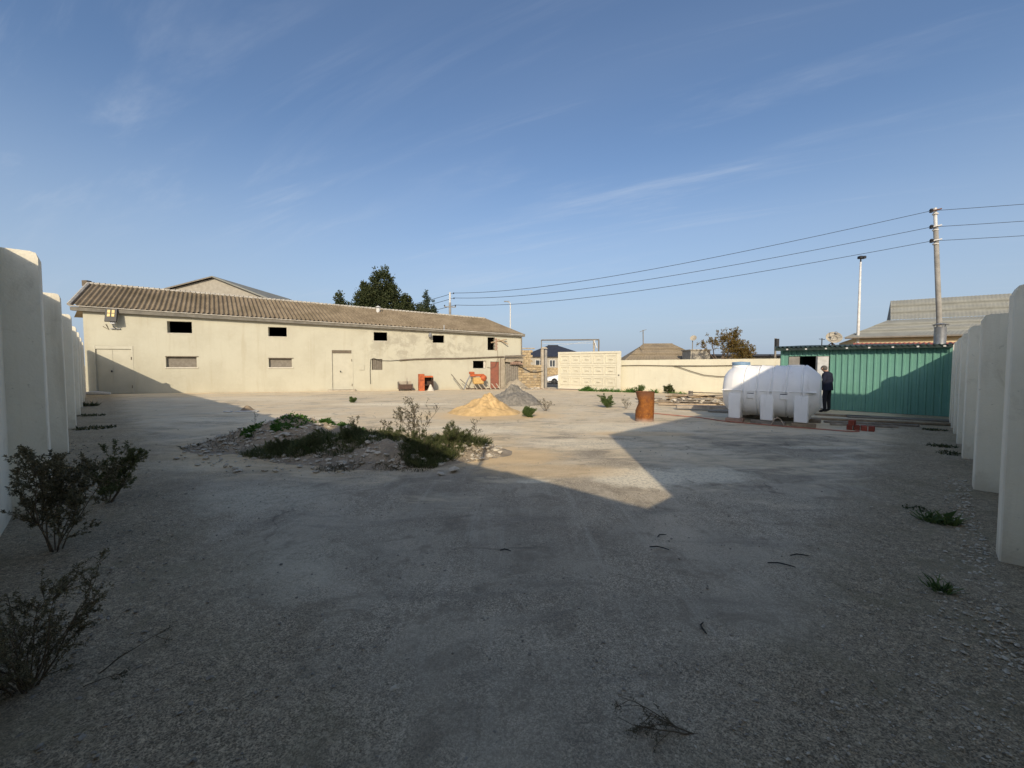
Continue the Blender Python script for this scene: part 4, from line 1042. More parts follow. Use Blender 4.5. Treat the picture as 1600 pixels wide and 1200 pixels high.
for (p0, p1, w, mat, lab) in (((6.3, 15.9, 0.10), (9.6, 14.9, 0.12), 0.3, 'timber_grey', 'long thick grey plank raised off the ground beside the capped tank end'),
                              ((7.1, 15.0, 0.04), (9.7, 13.9, 0.04), 0.22, 'timber_grey', 'grey plank lying flat nearest the capped tank end'),
                              ((6.2, 17.6, 0.05), (8.4, 17.1, 0.06), 0.25, 'timber_tan', 'tan plank in front of the timber heap'),
                              ((8.9, 16.9, 0.12), (11.0, 16.2, 0.05), 0.16, 'timber_tan', 'pale plank end poking out behind the tank cap'),
                              ((9.2, 12.2, 0.03), (11.2, 11.4, 0.03), 0.14, 'timber_grey', 'long dark board lying between man and brick row'),
                              ((9.3, 13.0, 0.03), (12.4, 11.6, 0.03), 0.16, 'timber_tan', 'longest pale board lying in front of the green shed'),
                              ((9.0, 11.7, 0.03), (10.4, 11.15, 0.03), 0.10, 'timber_grey', 'short dark board just behind the brick row'),
                              ((11.0, 13.6, 0.02), (13.6, 12.2, 0.02), 0.5, 'board_grey', 'wide flat grey sheet lying at the foot of the shed'),
                              ((10.3, 14.1, 0.02), (11.6, 13.4, 0.02), 0.22, 'timber_tan', 'short tan board at the feet of the man')):
    plank(p0, p1, w, 0.05 if 'thick' not in lab else 0.12, mat, lab, 'boards lying near the tank and shed')
rnd = random.Random(77); mb = MB()
for k in range(150):
    rock(mb, (rnd.gauss(8.7, 0.9), rnd.gauss(18.2, 0.7), 0.06 + rnd.uniform(0, .12)), rnd.uniform(0.04, 0.13), rnd)
o = mb.build('rubble_chips', 'rubble_stone'); o['kind'] = 'stuff'; o['label'] = 'broken plaster and stone chips among the timber heap'; o['category'] = 'rubble'
block('masonry_block', 'small dark block standing upright on the timber heap', 'block', (8.35, 19.4, 0.30), (0.16, 0.16, 0.36), 0.3, 'board_grey')

# ------------------------------------------------------------------ things along the storehouse wall
cab = thing('steel_cabinet', 'orange painted steel cabinet with an open dark front', 'cabinet', (-6.5, 31.4, -0.27))
Mc = frame((-7.02, 31.35, -0.28), (SE.x, SE.y)) 
def cbx(x0, x1, y0, y1, z0, z1, name, mat, par, M=Mc):
    mb = MB(); mb.bbox(M @ Vector(((x0 + x1) / 2, (y0 + y1) / 2, (z0 + z1) / 2)), (x1 - x0, y1 - y0, z1 - z0), 0.012, M.to_3x3()); return mb.build(name, mat, par)
cbx(0, 0.42, -0.05, 0.7, 0, 1.28, 'closed_side', 'orange_paint', cab)
cbx(0.425, 1.02, 0.6, 0.66, 0.02, 1.1, 'back_panel', 'dark_brown', cab)
cbx(0.425, 1.06, -0.02, 0.66, 1.02, 1.14, 'top_panel', 'orange_paint', cab)
cbx(1.03, 1.09, -0.02, 0.66, 0.0, 1.015, 'side_panel', 'dark_brown', cab)
cbx(0.425, 1.025, 0.0, 0.6, 0.42, 0.47, 'shelf', 'dark_brown', cab)
cbx(0.1, 0.32, -0.09, -0.055, 0.8, 1.1, 'hatch', 'orange_paint', cab)
mb = lumpy(-6.15, 31.45, 0.3, 0.24, 0.5, -0.28, 14, 0.2, 2); tag(mb.build('cement_sack', 'plastic_sack', origin=(-6.15, 31.45, -0.28), smooth=True), 'pale slumped sack against the open cabinet', 'sack')
trl = thing('mixing_trough', 'dark brown metal trough standing beside the orange cabinet', 'trough', (-8.0, 31.6, -0.28))
Mc2 = frame((-8.55, 31.3, -0.28), (SE.x, SE.y))
cbx(0, 0.98, 0, 0.04, 0.12, 0.5, 'front_panel', 'dark_brown', trl, Mc2); cbx(0, 0.98, 0.6, 0.64, 0.12, 0.72, 'back_panel', 'concrete_warm', trl, Mc2)
cbx(-0.04, -0.001, 0, 0.64, 0.12, 0.7, 'end_panel', 'board_grey', trl, Mc2); cbx(0.985, 1.02, 0, 0.64, 0.12, 0.45, 'end_panel', 'dark_brown', trl, Mc2); cbx(0.02, 0.96, 0.05, 0.59, 0.12, 0.16, 'floor', 'dark_brown', trl, Mc2)
for (x, y) in ((0.05, 0.05), (0.9, 0.05), (0.05, 0.58), (0.9, 0.58)): cbx(x, x + 0.06, y, y + 0.04, 0, 0.115, 'leg', 'dark_brown', trl, Mc2)
mb = MB(); mb.tube([Mc2 @ Vector((0.62, 0.5, 0.2)), Mc2 @ Vector((0.66, 0.45, 1.0))], 0.025, 6); tag(mb.build('tool_handle', 'timber_grey', origin=(-8, 31.5, 0)), 'wooden tool handle standing up in the dark trough', 'tool')
# concrete mixer with its motor, leaning sticks and a slatted frame
mx = thing('concrete_mixer', 'orange and cream concrete mixer against the wall by the red door', 'mixer', (-2.9, 33.7, -0.31))
def wpt(s, z, o): return sp(s, z, o)
mb = MB(); mb.bbox(wpt(25.35, 0.42, 0.8), (0.85, 0.5, 0.55), 0.06, rotz(math.atan2(SE.y, SE.x))); mb.build('motor_case', 'yellow_paint', mx)
mb = MB(); mb.lathe([(0.16, -0.3), (0.26, -0.22), (0.27, 0.15), (0.18, 0.3)], wpt(25.75, 0.62, 0.85), 18, rotz(math.atan2(SE.y, SE.x)) @ Matrix.Rotation(R(80), 3, 'X')); mb.build('drum', 'orange_paint', mx, smooth=True)
mb = MB(); mb.bbox(wpt(25.25, 0.86, 0.8), (1.15, 0.3, 0.2), 0.04, rotz(math.atan2(SE.y, SE.x))); mb.build('beam', 'orange_paint', mx)
mb = MB(); mb.bbox(wpt(24.82, 1.05, 0.8), (0.42, 0.28, 0.2), 0.04, rotz(math.atan2(SE.y, SE.x))); mb.build('hopper', 'orange_paint', mx)
mb = MB(); mb.tube([wpt(24.75, 0.95, 0.8), wpt(24.45, 0.45, 0.85), wpt(24.15, -0.25, 0.95)], 0.05, 7); mb.build('handle', 'grey_steel', mx)
for k in range(6):
    a = 24.9 + k * 0.38
    mb = MB(); mb.tube([wpt(a, 0.18, 0.95), wpt(a + 0.3, -0.28, 1.2)], 0.04, 6); mb.build('frame_leg', 'concrete_warm', mx)
mb = MB(); mb.tube([wpt(24.3, -0.2, 0.95), wpt(27.2, -0.24, 0.95)], 0.04, 6); mb.build('base_rail', 'dark_brown', mx)
for k, (a, z, lab) in enumerate(((23.2, 0.95, 'longest grey stick leaning left of the mixer'), (23.9, 0.55, 'short grey stick leaning close against the mixer'))):
    mb = MB(); mb.tube([wpt(a, z, 0.7), wpt(a + 0.9, -0.27, 1.0)], 0.035, 6); tag(mb.build('leaning_stick', 'timber_grey', origin=wpt(a + .5, -0.3, 0.9)), lab, 'stick')

# ------------------------------------------------------------------ heaps
tag(lumpy(-0.95, 14.75, 1.38, 1.2, 0.72, gz(14.7) - 0.03, 70, 0.22, 5, 1.12, True).build('sand_heap', 'sand', origin=(-0.95, 14.75, 0), smooth=True), 'cone shaped heap of golden sand', 'sand heap')
tag(lumpy(0.05, 18.35, 1.35, 1.2, 0.84, gz(18.3) - 0.03, 60, 0.24, 11, 0.85, True).build('gravel_heap', 'grey_gravel', origin=(0.1, 18.35, 0), smooth=True), 'cone shaped heap of dark grey gravel behind the sand', 'gravel heap')
def mound_h(x, y):
    e = lambda cx, cy, rx, ry, h: h * math.exp(-((x - cx) / rx) ** 2 - ((y - cy) / ry) ** 2)
    z = e(-5.0, 9.35, 0.95, 0.75, 0.36) + e(-3.9, 9.0, 1.1, 0.7, 0.25) + e(-2.6, 8.2, 1.0, 0.7, 0.18) + e(-2.05, 7.3, 0.62, 0.42, 0.27) + e(-0.95, 8.0, 0.6, 0.5, 0.25) + e(-5.9, 8.7, 0.7, 0.5, 0.13) + e(-3.5, 7.8, 1.0, 0.5, 0.15)
    z += min(z, 0.2) * (0.30 * noise.noise((x * 2.1, y * 2.1, 2)) + 0.35 * noise.noise((x * 5.5, y * 5.5, 6)) + 0.25 * noise.noise((x * 13, y * 13, 3)))
    return z * 1.2 - 0.032
mnd = thing('rubble_mound', 'low mound of soil and builders rubble overgrown with weeds', 'mound', (-3.3, 8.4, 0))
mb = MB(); nx, ny = 130, 90
for j in range(ny + 1):
    for i in range(nx + 1):
        x = -7.4 + 7.4 * i / nx; y = 6.0 + 5.2 * j / ny; mb.v.append(Vector((x, y, mound_h(x, y))))
mb.f = [(j * (nx + 1) + i, j * (nx + 1) + i + 1, (j + 1) * (nx + 1) + i + 1, (j + 1) * (nx + 1) + i) for j in range(ny) for i in range(nx)]
mb.build('soil_body', 'rubble_soil', mnd, smooth=True)
rnd = random.Random(31); mb = MB(); k = 0
while k < 4200:
    x = rnd.uniform(-7.2, -0.2); y = rnd.uniform(6.1, 10.8); z = mound_h(x, y)
    if z < 0.005 and (rnd.random() > 0.22 or ((x + 3.3) / 3.1) ** 2 + ((y - 8.2) / 1.8) ** 2 > 1): continue
    s = 0.008 + 0.05 * rnd.random() ** 4
    rock(mb, (x, y, max(z, 0) + s * 0.25), s, rnd); k += 1
o = mb.build('rubble_chips', 'rubble_stone', mnd); o['kind'] = 'stuff'
for k in range(46):
    while True:
        x = rnd.uniform(-6.6, -0.6); y = rnd.uniform(6.5, 9.8); z = mound_h(x, y)
        if z > 0.06: break
    mb = MB(); rock(mb, (x, y, z + 0.02), rnd.uniform(0.05, 0.10), rnd); mb.build('stone', 'rubble_stone', mnd)

# ------------------------------------------------------------------ plants
def leaf(mb, p, d, L, W, rnd, fold=0.25):
    d = d.normalized(); s = d.cross(Vector((rnd.uniform(-1, 1), rnd.uniform(-1, 1), rnd.uniform(-.4, 1)))); 
    if s.length < 1e-4: s = d.orthogonal()
    s.normalize(); n = s.cross(d)
    o = len(mb.v)
    mb.v += [p, p + d * L * 0.5 + s * W * 0.5 + n * W * fold, p + d * L - n * W * fold * 0.5, p + d * L * 0.5 - s * W * 0.5 + n * W * fold]
    mb.f.append((o, o + 1, o + 2, o + 3))
def rdir(rnd, up=0.0):
    v = Vector((rnd.gauss(0, 1), rnd.gauss(0, 1), rnd.gauss(0, 1) + up)); return v.normalized()
def shrub(name, label, cat, base, h, spread, stems, seed, leafmat='leaf_olive', stemmat='dry_stem', leafL=0.04, leafW=0.018, per=16, r0=0.012, up=1.0, bare=0.3, sub=5, lean=(0, 0), group=None, droop=0.0):
    rnd = random.Random(seed); root = thing(name, label, cat, base, group)
    st, lf = MB(), MB(); base = Vector(base)
    def twig(p, d, L, r, depth):
        pts = [p]; n = 5 if depth == 0 else 4
        dirs = d.normalized(); rs = [r]
        for i in range(n):
            dirs = (dirs + rdir(rnd, 0.25 * up - droop) * 0.24).normalized()
            pts.append(pts[-1] + dirs * L / n); rs.append(r * (1 - 0.75 * (i + 1) / n))
        st.tube(pts, rs, 5 if depth == 0 else 3, False)
        if depth < 2:
            for k in range(sub if depth == 0 else max(2, sub - 2)):
                t = rnd.uniform(bare if depth == 0 else 0.15, 1.0); i = min(int(t * n), n - 1); q = lerp(pts[i], pts[i + 1], t * n - i)
                twig(q, (dirs + rdir(rnd, 0.2) * 0.9), L * rnd.uniform(0.28, 0.5) * (1.15 - 0.5 * t), r * 0.5, depth + 1)
        if depth > 0 or bare < 0.1:
            for k in range(per):
                t = rnd.random(); i = min(int(t * n), n - 1); q = lerp(pts[i], pts[i + 1], t * n - i)
                leaf(lf, q, (dirs * 0.5 + rdir(rnd, 0.1)), leafL * rnd.uniform(0.6, 1.3), leafW * rnd.uniform(0.6, 1.3), rnd)
    for k in range(stems):
        a = 2 * math.pi * (k + rnd.random()) / stems; o = Vector((math.cos(a), math.sin(a), 0))
        d = o * rnd.uniform(0.2, 1.0) * spread / max(h, .1) + Vector((lean[0], lean[1], 1))
        twig(base + o * rnd.uniform(0.0, 0.04) - Vector((0, 0, 0.02)), d, h * rnd.uniform(0.7, 1.05), r0 * rnd.uniform(0.7, 1.1), 0)
    st.build('stems', stemmat, root); lf.build('foliage', leafmat, root)
    return root
shrub('woody_shrub', 'grey leaved woody shrub with bare stems growing at the foot of the tall fence', 'shrub', (-4.16, 3.72, 0), 0.86, 0.50, 8, 4, 'leaf_olive', 'dry_stem', 0.026, 0.011, 22, 0.008, 1.0, 0.3, 9)
shrub('woody_shrub', 'greener shrub just beyond the woody one, in front of the second buttress', 'shrub', (-4.98, 5.05, 0), 0.64, 0.30, 8, 14, 'leaf_sage', 'dry_stem', 0.028, 0.010, 22, 0.007, 1.0, 0.15, 8, (0.12, 0.1))
shrub('woody_shrub', 'big dark shrub in the near corner, cut off by the picture edge', 'shrub', (-2.54, 2.10, 0), 0.56, 0.46, 13, 24, 'leaf_olive', 'dry_stem', 0.015, 0.006, 20, 0.005, 1.0, 0.05, 8)
shrub('creeping_branch', 'thin branch sprawling out over the asphalt from the near dark shrub', 'branch', (-2.3, 2.15, 0), 0.36, 0.15, 2, 34, 'leaf_dry', 'dry_stem', 0.014, 0.006, 6, 0.004, 0.2, 0.2, 4, (1.5, 0.6))
# dry weeds on the mound
shrub('dry_weed', 'tall dry branching weed rising from the middle of the mound', 'weed', (-1.86, 8.15, mound_h(-1.86, 8.15)), 0.85, 0.50, 9, 5, 'leaf_dry', 'dry_stem', 0.035, 0.013, 7, 0.007, 1.1, 0.2, 6, (-0.25, 0))
shrub('dry_weed', 'single dry stem at the sandy end of the mound', 'weed', (-0.72, 8.3, mound_h(-0.72, 8.3)), 0.50, 0.12, 2, 6, 'leaf_dry', 'dry_stem', 0.03, 0.012, 5, 0.006, 1.2, 0.2, 7)
shrub('dry_weed', 'slim dry weed next to the tall branching one', 'weed', (-2.7, 8.6, mound_h(-2.7, 8.6)), 0.52, 0.16, 3, 7, 'leaf_dry', 'dry_stem', 0.04, 0.013, 6, 0.005, 1.3, 0.2, 4)
shrub('dry_weed', 'short dry weed on the saddle of the mound', 'weed', (-3.35, 8.75, mound_h(-3.35, 8.75)), 0.36, 0.12, 3, 8, 'leaf_dry', 'dry_stem', 0.035, 0.012, 6, 0.005, 1.2, 0.2, 4)
shrub('dry_weed', 'thin lone stem behind the leafy patch on the mound', 'weed', (-5.75, 9.3, mound_h(-5.75, 9.3)), 0.42, 0.05, 1, 9, 'leaf_dry', 'dry_stem', 0.03, 0.01, 4, 0.006, 1.5, 0.3, 4)
for k, (x, y, h, lab) in enumerate(((-4.35, 7.75, 0.26, 'feathery green weed at the storehouse end of the dark weed band on the mound'), (-3.75, 7.7, 0.32, 'bushy feathery weed near the middle of the dark weed band on the mound'), (-3.1, 7.95, 0.34, 'feathery weed in the dip of the mound, behind the bare rubble hump'),
                                    (-1.45, 7.2, 0.42, 'fullest feathery weed on the mound, right in front of the bare rubble hump end'), (-1.15, 7.75, 0.36, 'half sunlit feathery weed below the single dry stem'), (-2.35, 8.15, 0.3, 'feathery weed at the foot of the tall branching dry weed'), (-1.75, 7.45, 0.34, 'feathery weed leaning over the bare rubble hump'))):
    shrub('feathery_weed', lab, 'weed', (x, y, mound_h(x, y)), h, h * 1.25, 15, 200 + k, 'leaf_feather', 'dry_stem', 0.03, 0.005, 15, 0.004, 0.7, 0.05, 6)
# ground cover on the mound
def cover(name, mat, n, region, hfun, seed, hmin, hmax, w, lean=0.5, leafy=False):
    rnd = random.Random(seed); mb = MB(); k = 0; tries = 0
    while k < n and tries < n * 30:
        tries += 1
        x, y = region(rnd)
        if x is None: continue
        z = hfun(x, y); L = rnd.uniform(hmin, hmax)
        d = Vector((rnd.gauss(0, lean), rnd.gauss(0, lean), 1)).normalized()
        if leafy:
            p = Vector((x, y, z + rnd.uniform(0.0, 0.06))); leaf(mb, p, Vector((rnd.gauss(0, 1), rnd.gauss(0, 1), 0.5)), L, L * 0.65, rnd)
        else:
            s = Vector((-d.y, d.x, 0)); s = s.normalized() if s.length > 1e-4 else Vector((1, 0, 0))
            a = rnd.uniform(0, 6.3); s = Vector((math.cos(a), math.sin(a), 0)); p = Vector((x, y, z - 0.01)); o = len(mb.v)
            bend = Vector((rnd.gauss(0, 1), rnd.gauss(0, 1), -0.3)) * L * 0.25
            mb.v += [p - s * w / 2, p + s * w / 2, p + d * L * 0.6 + s * w * 0.4, p + d * L + bend, p + d * L * 0.6 - s * w * 0.4]
            mb.f.append((o, o + 1, o + 2, o + 3, o + 4))
        k += 1
    return mb
def ell(cx, cy, rx, ry, th=0.25, f=1.3):
    def g(rnd):
        a = rnd.uniform(0, 6.283); r = rnd.random() ** 0.5; x = cx + math.cos(a) * r * rx; y = cy + math.sin(a) * r * ry
        return (x, y) if noise.noise((x * f, y * f, cx)) > -th - (1 - r) * 0.3 else (None, None)
    return g
def multi(*gs):
    return lambda rnd: rnd.choice(gs)(rnd)
o = cover('weed_cover', 'leaf_feather', 26000, multi(ell(-4.0, 7.8, 1.1, 0.45, 0.15), ell(-3.4, 7.85, 1.2, 0.55, 0.3), ell(-3.2, 8.2, 1.0, 0.4, 0.3), ell(-2.5, 8.0, 0.9, 0.4, 0.25), ell(-1.45, 7.15, 0.48, 0.42, 0.25), ell(-1.35, 7.55, 0.5, 0.55, 0.2), ell(-1.0, 8.1, 0.6, 0.35, 0.1)), lambda x, y: max(0, mound_h(x, y)), 5, 0.05, 0.23, 0.006, 0.65).build('weed_cover', 'leaf_feather', mnd); o['kind'] = 'stuff'
o = cover('leaf_patch', 'leaf_bright', 2600, multi(ell(-5.0, 9.05, 0.75, 0.35, 0.05, 2.2), ell(-3.75, 9.15, 0.5, 0.18, 0.05, 2.2), ell(-5.3, 8.75, 0.4, 0.3, 0.0, 2.2)), lambda x, y: max(0, mound_h(x, y)), 6, 0.03, 0.065, 0.02, 0.5, True).build('leaf_patch', 'leaf_bright', mnd); o['kind'] = 'stuff'
o = cover('dry_cover', 'leaf_dry', 2600, multi(ell(-6.0, 8.6, 0.9, 0.5, 0.0), ell(-1.6, 6.75, 0.7, 0.25, 0.1), ell(-2.6, 6.75, 0.7, 0.22, 0), ell(-0.9, 7.9, 0.5, 0.5, 0.1)), lambda x, y: max(0, mound_h(x, y)), 7, 0.03, 0.13, 0.006, 0.9).build('dry_cover', 'leaf_dry', mnd); o['kind'] = 'stuff'

def tuft(name, label, base, r, n, hmin, hmax, mat, seed, w=0.008, lean=0.5, group=None):
    mb = cover(name, mat, n, ell(base[0], base[1], r, r * 0.8, 2.0), lambda x, y: base[2], seed, hmin, hmax, w, lean)
    return tag(mb.build(name, mat, origin=base), label, 'weed', group)
def bushy(name, label, base, h, spread, stems, seed, mat):
    return shrub(name, label, 'weed', base, h, spread, stems, seed, mat, 'dry_stem', 0.045, 0.009, 22, 0.005, 1.0, 0.0, 6)
bushy('green_weed', 'round green weed bush on the bare ground left of the rusty drum', (3.82, 16.6, gz(16.6)), 0.52, 0.42, 16, 41, 'leaf_green')
bushy('green_weed', 'spiky green weed at the right foot of the sand heap', (0.55, 13.55, gz(13.5)), 0.34, 0.42, 18, 42, 'leaf_green')
shrub('dry_weed', 'brown stalky weeds beside the gravel heap', 'weed', (1.25, 15.4, 0), 0.55, 0.5, 9, 43, 'leaf_dry', 'dry_stem', 0.04, 0.012, 5, 0.006, 1.0, 0.2, 4)
shrub('dry_weed', 'sparse dry stalks between the green weed bush and the drum', 'weed', (4.45, 16.2, 0), 0.5, 0.4, 7, 44, 'leaf_dry', 'dry_stem', 0.04, 0.012, 4, 0.005, 1.2, 0.2, 4)
bushy('green_weed', 'small weed on the pale spill before the storehouse', (-7.35, 19.2, gz(19.2)), 0.24, 0.3, 9, 45, 'leaf_green')
for (lab, x, y, r, n, a, b_, mat, sd_, w) in (
        ('dark green weed nearest the last large buttress of the lower fence', 4.62, 4.42, 0.15, 160, 0.06, 0.20, 'leaf_green', 51, 0.02),
        ('small dark weed sprig in the near foreground by the lower fence', 3.24, 3.06, 0.07, 60, 0.05, 0.15, 'leaf_green', 52, 0.014),
        ('flat dark weed patch closest to the shed along the lower fence', 11.0, 10.75, 0.28, 160, 0.03, 0.09, 'leaf_dark', 53, 0.02),
        ('flat weed patch before the third buttress, the farther of two', 8.98, 8.62, 0.26, 160, 0.03, 0.09, 'leaf_dark', 54, 0.02),
        ('flat weed patch before the third buttress, the nearer of two', 8.38, 7.9, 0.24, 160, 0.03, 0.08, 'leaf_dark', 55, 0.02),
        ('thin flat strip of dead weed behind the dark green weed', 4.78, 4.85, 0.14, 90, 0.02, 0.05, 'leaf_dark', 56, 0.02),
        ('dark weed clump at the foot of the tall fence near the storehouse', -17.6, 17.3, 0.3, 120, 0.05, 0.3, 'leaf_dark', 57, 0.03),
        ('low dark weeds at the third buttress of the tall fence', -11.2, 11.1, 0.45, 160, 0.03, 0.12, 'leaf_dark', 58, 0.03),
        ('low dark weeds at the fourth buttress of the tall fence', -14.1, 13.9, 0.4, 120, 0.03, 0.12, 'leaf_dark', 59, 0.03)):
    tuft('weed_tuft', lab, (x, y, 0.0), r, n, a, b_, mat, sd_, w, 0.9)
# grass strip along gate and back wall
def strip(rnd):
    t = rnd.random(); x = 5.1 + t * 6.1; y = 31.4 - t * 4.6 + rnd.gauss(0, 0.25)
    dens = 0.35 + 0.65 * max(0, noise.noise((t * 7, 0, 3)) + 0.35)
    return (x, y) if rnd.random() < dens and not (0.78 < t < 0.86) else (None, None)
o = cover('grass_strip', 'leaf_bright', 6500, strip, lambda x, y: gz(y) - 0.22 + 0.34 * (noise.noise((x * 1.3, y * 1.3, 2)) + noise.noise((x * 4, y * 4, 7)) * 0.6), 9, 0.16, 0.46, 0.022, 0.45).build('grass_strip', 'leaf_bright'); o['kind'] = 'stuff'; o['label'] = 'strip of green grass along the foot of gate and back wall'; o['category'] = 'grass'
shrub('green_weed', 'taller green weed poking up behind the rusty drum', 'weed', (8.6, 28.0, gz(28)), 0.55, 0.6, 8, 61, 'leaf_green', 'dry_stem', 0.12, 0.03, 9, 0.015, 1.0, 0.1, 4)
shrub('green_weed', 'dark weed at the cream wall beside the timber heap', 'weed', (10.35, 27.4, gz(27)), 0.5, 0.35, 7, 62, 'leaf_dark', 'dry_stem', 0.14, 0.05, 10, 0.015, 1.0, 0.1, 4)
# dead twig plant and loose sticks in the foreground
shrub('dead_plant', 'dead uprooted twiggy plant lying flat on the near asphalt', 'dead plant', (0.84, 1.84, 0.02), 0.36, 0.08, 4, 71, 'leaf_dry', 'dry_stem', 0.010, 0.004, 8, 0.0035, 0.0, 0.1, 6, (-5.5, 0.7), None, 0.06)
for k, (x, y, a, L, lab) in enumerate(((1.48, 4.05, 0.6, 0.11, 'short curled twig on the asphalt farthest from the dead plant'), (1.36, 3.77, -0.25, 0.17, 'bent twig lying across the asphalt beside the curled one'), (2.55, 3.62, 0.05, 0.16, 'straight twig on the asphalt nearest the lower fence'),
                                      (2.28, 3.45, -0.3, 0.2, 'longest twig, slightly bowed, on the open asphalt'), (1.23, 2.6, 1.45, 0.12, 'hooked dark twig midway to the dead plant'), (-0.06, 3.72, 0.05, 0.10, 'thin dark stick in the middle of the foreground'))):
    p = Vector((x, y, 0.012)); d = Vector((math.cos(a), math.sin(a), 0)); s = Vector((-d.y, d.x, 0))
    mb = MB(); mb.tube([p - d * L / 2, p - d * L * 0.1 + s * 0.012 + Vector((0, 0, 0.006)), p + d * L * 0.25 + s * 0.006, p + d * L / 2 - s * 0.02], [0.005, 0.006, 0.005, 0.003], 5)
    tag(mb.build('loose_twig', 'cable_black', origin=(x, y, 0)), lab, 'twig')
# rubbish heap on the shaded asphalt
rb = thing('rubbish_scraps', 'small pale heap of scraps lying in the shade before the storehouse', 'scraps', (-9.9, 15.2, 0))
lumpy(-9.75, 15.3, 0.34, 0.25, 0.2, -0.01, 14, 0.4, 4).build('scrap_lump', 'timber_tan', rb)
mb = MB(); mb.bbox((-9.6, 15.0, 0.02), (0.75, 0.2, 0.03), 0.006, rotz(0.15)); mb.build('scrap_board', 'white_paint', rb)
mb = MB(); mb.bbox((-10.25, 14.95, 0.02), (0.3, 0.15, 0.03), 0.006, rotz(-0.25)); mb.build('scrap_board', 'white_paint', rb)
mb = MB(); mb.tube([sp(0.2, -0.1, 0.5), sp(0.8, -0.08, 0.7), sp(1.6, -0.1, 0.8)], [0.1, 0.14, 0.08], 7); tag(mb.build('cloth_roll', 'white_paint', origin=sp(0.8, -0.17, 0.6)), 'pale roll lying on the ground before the double door', 'roll')

# gravel and grit (uncountable)
rnd = random.Random(99); mb = MB(); mg = MB()
def pos(u, n): v = UR * u + NRV * n; return v.x, v.y
for k in range(2300):
    u = abs(rnd.gauss(0, 2.6)) + 0.4; n = -0.45 + abs(rnd.gauss(0, 0.55))
    if n > 1.6 or u > 11: continue
    x, y = pos(u, n); s = 0.003 + 0.009 * rnd.random() ** 3; rock(mb, (x, y, s * 0.3), s, rnd)
for k in range(500):
    u = rnd.uniform(3.5, 9); x, y = pos(u, -0.45 + abs(rnd.gauss(0, 0.12))); s = rnd.uniform(0.005, 0.018); rock(mb, (x, y, s * 0.3), s, rnd)
for k in range(260):
    x = rnd.uniform(-4, 4); y = rnd.uniform(1.0, 6.5); s = 0.003 + 0.008 * rnd.random() ** 3; rock(mb, (x, y, s * 0.3), s, rnd)
for k in range(5200):
    x = rnd.gauss(0, 3.2); y = 0.9 + abs(rnd.gauss(0, 3.2)); s = 0.003 + 0.009 * rnd.random() ** 4; rock(mg, (x, y, s * 0.3), s, rnd)
for k in range(900):
    v = rnd.uniform(1.5, 14); q = UL * v + NLV * (-0.42 + abs(rnd.gauss(0, 0.5))); s = 0.004 + 0.014 * rnd.random() ** 3; rock(mg, (q.x, q.y, s * 0.3), s, rnd)
for k in range(700):
    x = rnd.uniform(-9, 9); y = rnd.uniform(7, 24); s = 0.006 + 0.014 * rnd.random() ** 3; rock(mg, (x, y, gz(y) + s * 0.3), s, rnd)
o = mb.build('loose_gravel', 'pebble'); o['kind'] = 'stuff'; o['label'] = 'pale loose gravel scattered along the lower fence'; o['category'] = 'gravel'
o = mg.build('grit', 'grit'); o['kind'] = 'stuff'; o['label'] = 'dark grit strewn over the asphalt'; o['category'] = 'grit'
for k, (x, y, s, lab) in enumerate(((-0.92, 6.55, 0.10, 'dark flat stone at the front edge of the mound'), (-1.1, 6.35, 0.06, 'small pale stone just in front of the mound'), (-0.62, 2.1, 0.018, 'small round stone on the near asphalt'))):
    mb = MB(); rock(mb, (x, y, s * 0.3), s, rnd); tag(mb.build('loose_stone', 'rubble_stone', origin=(x, y, 0)), lab, 'stone')

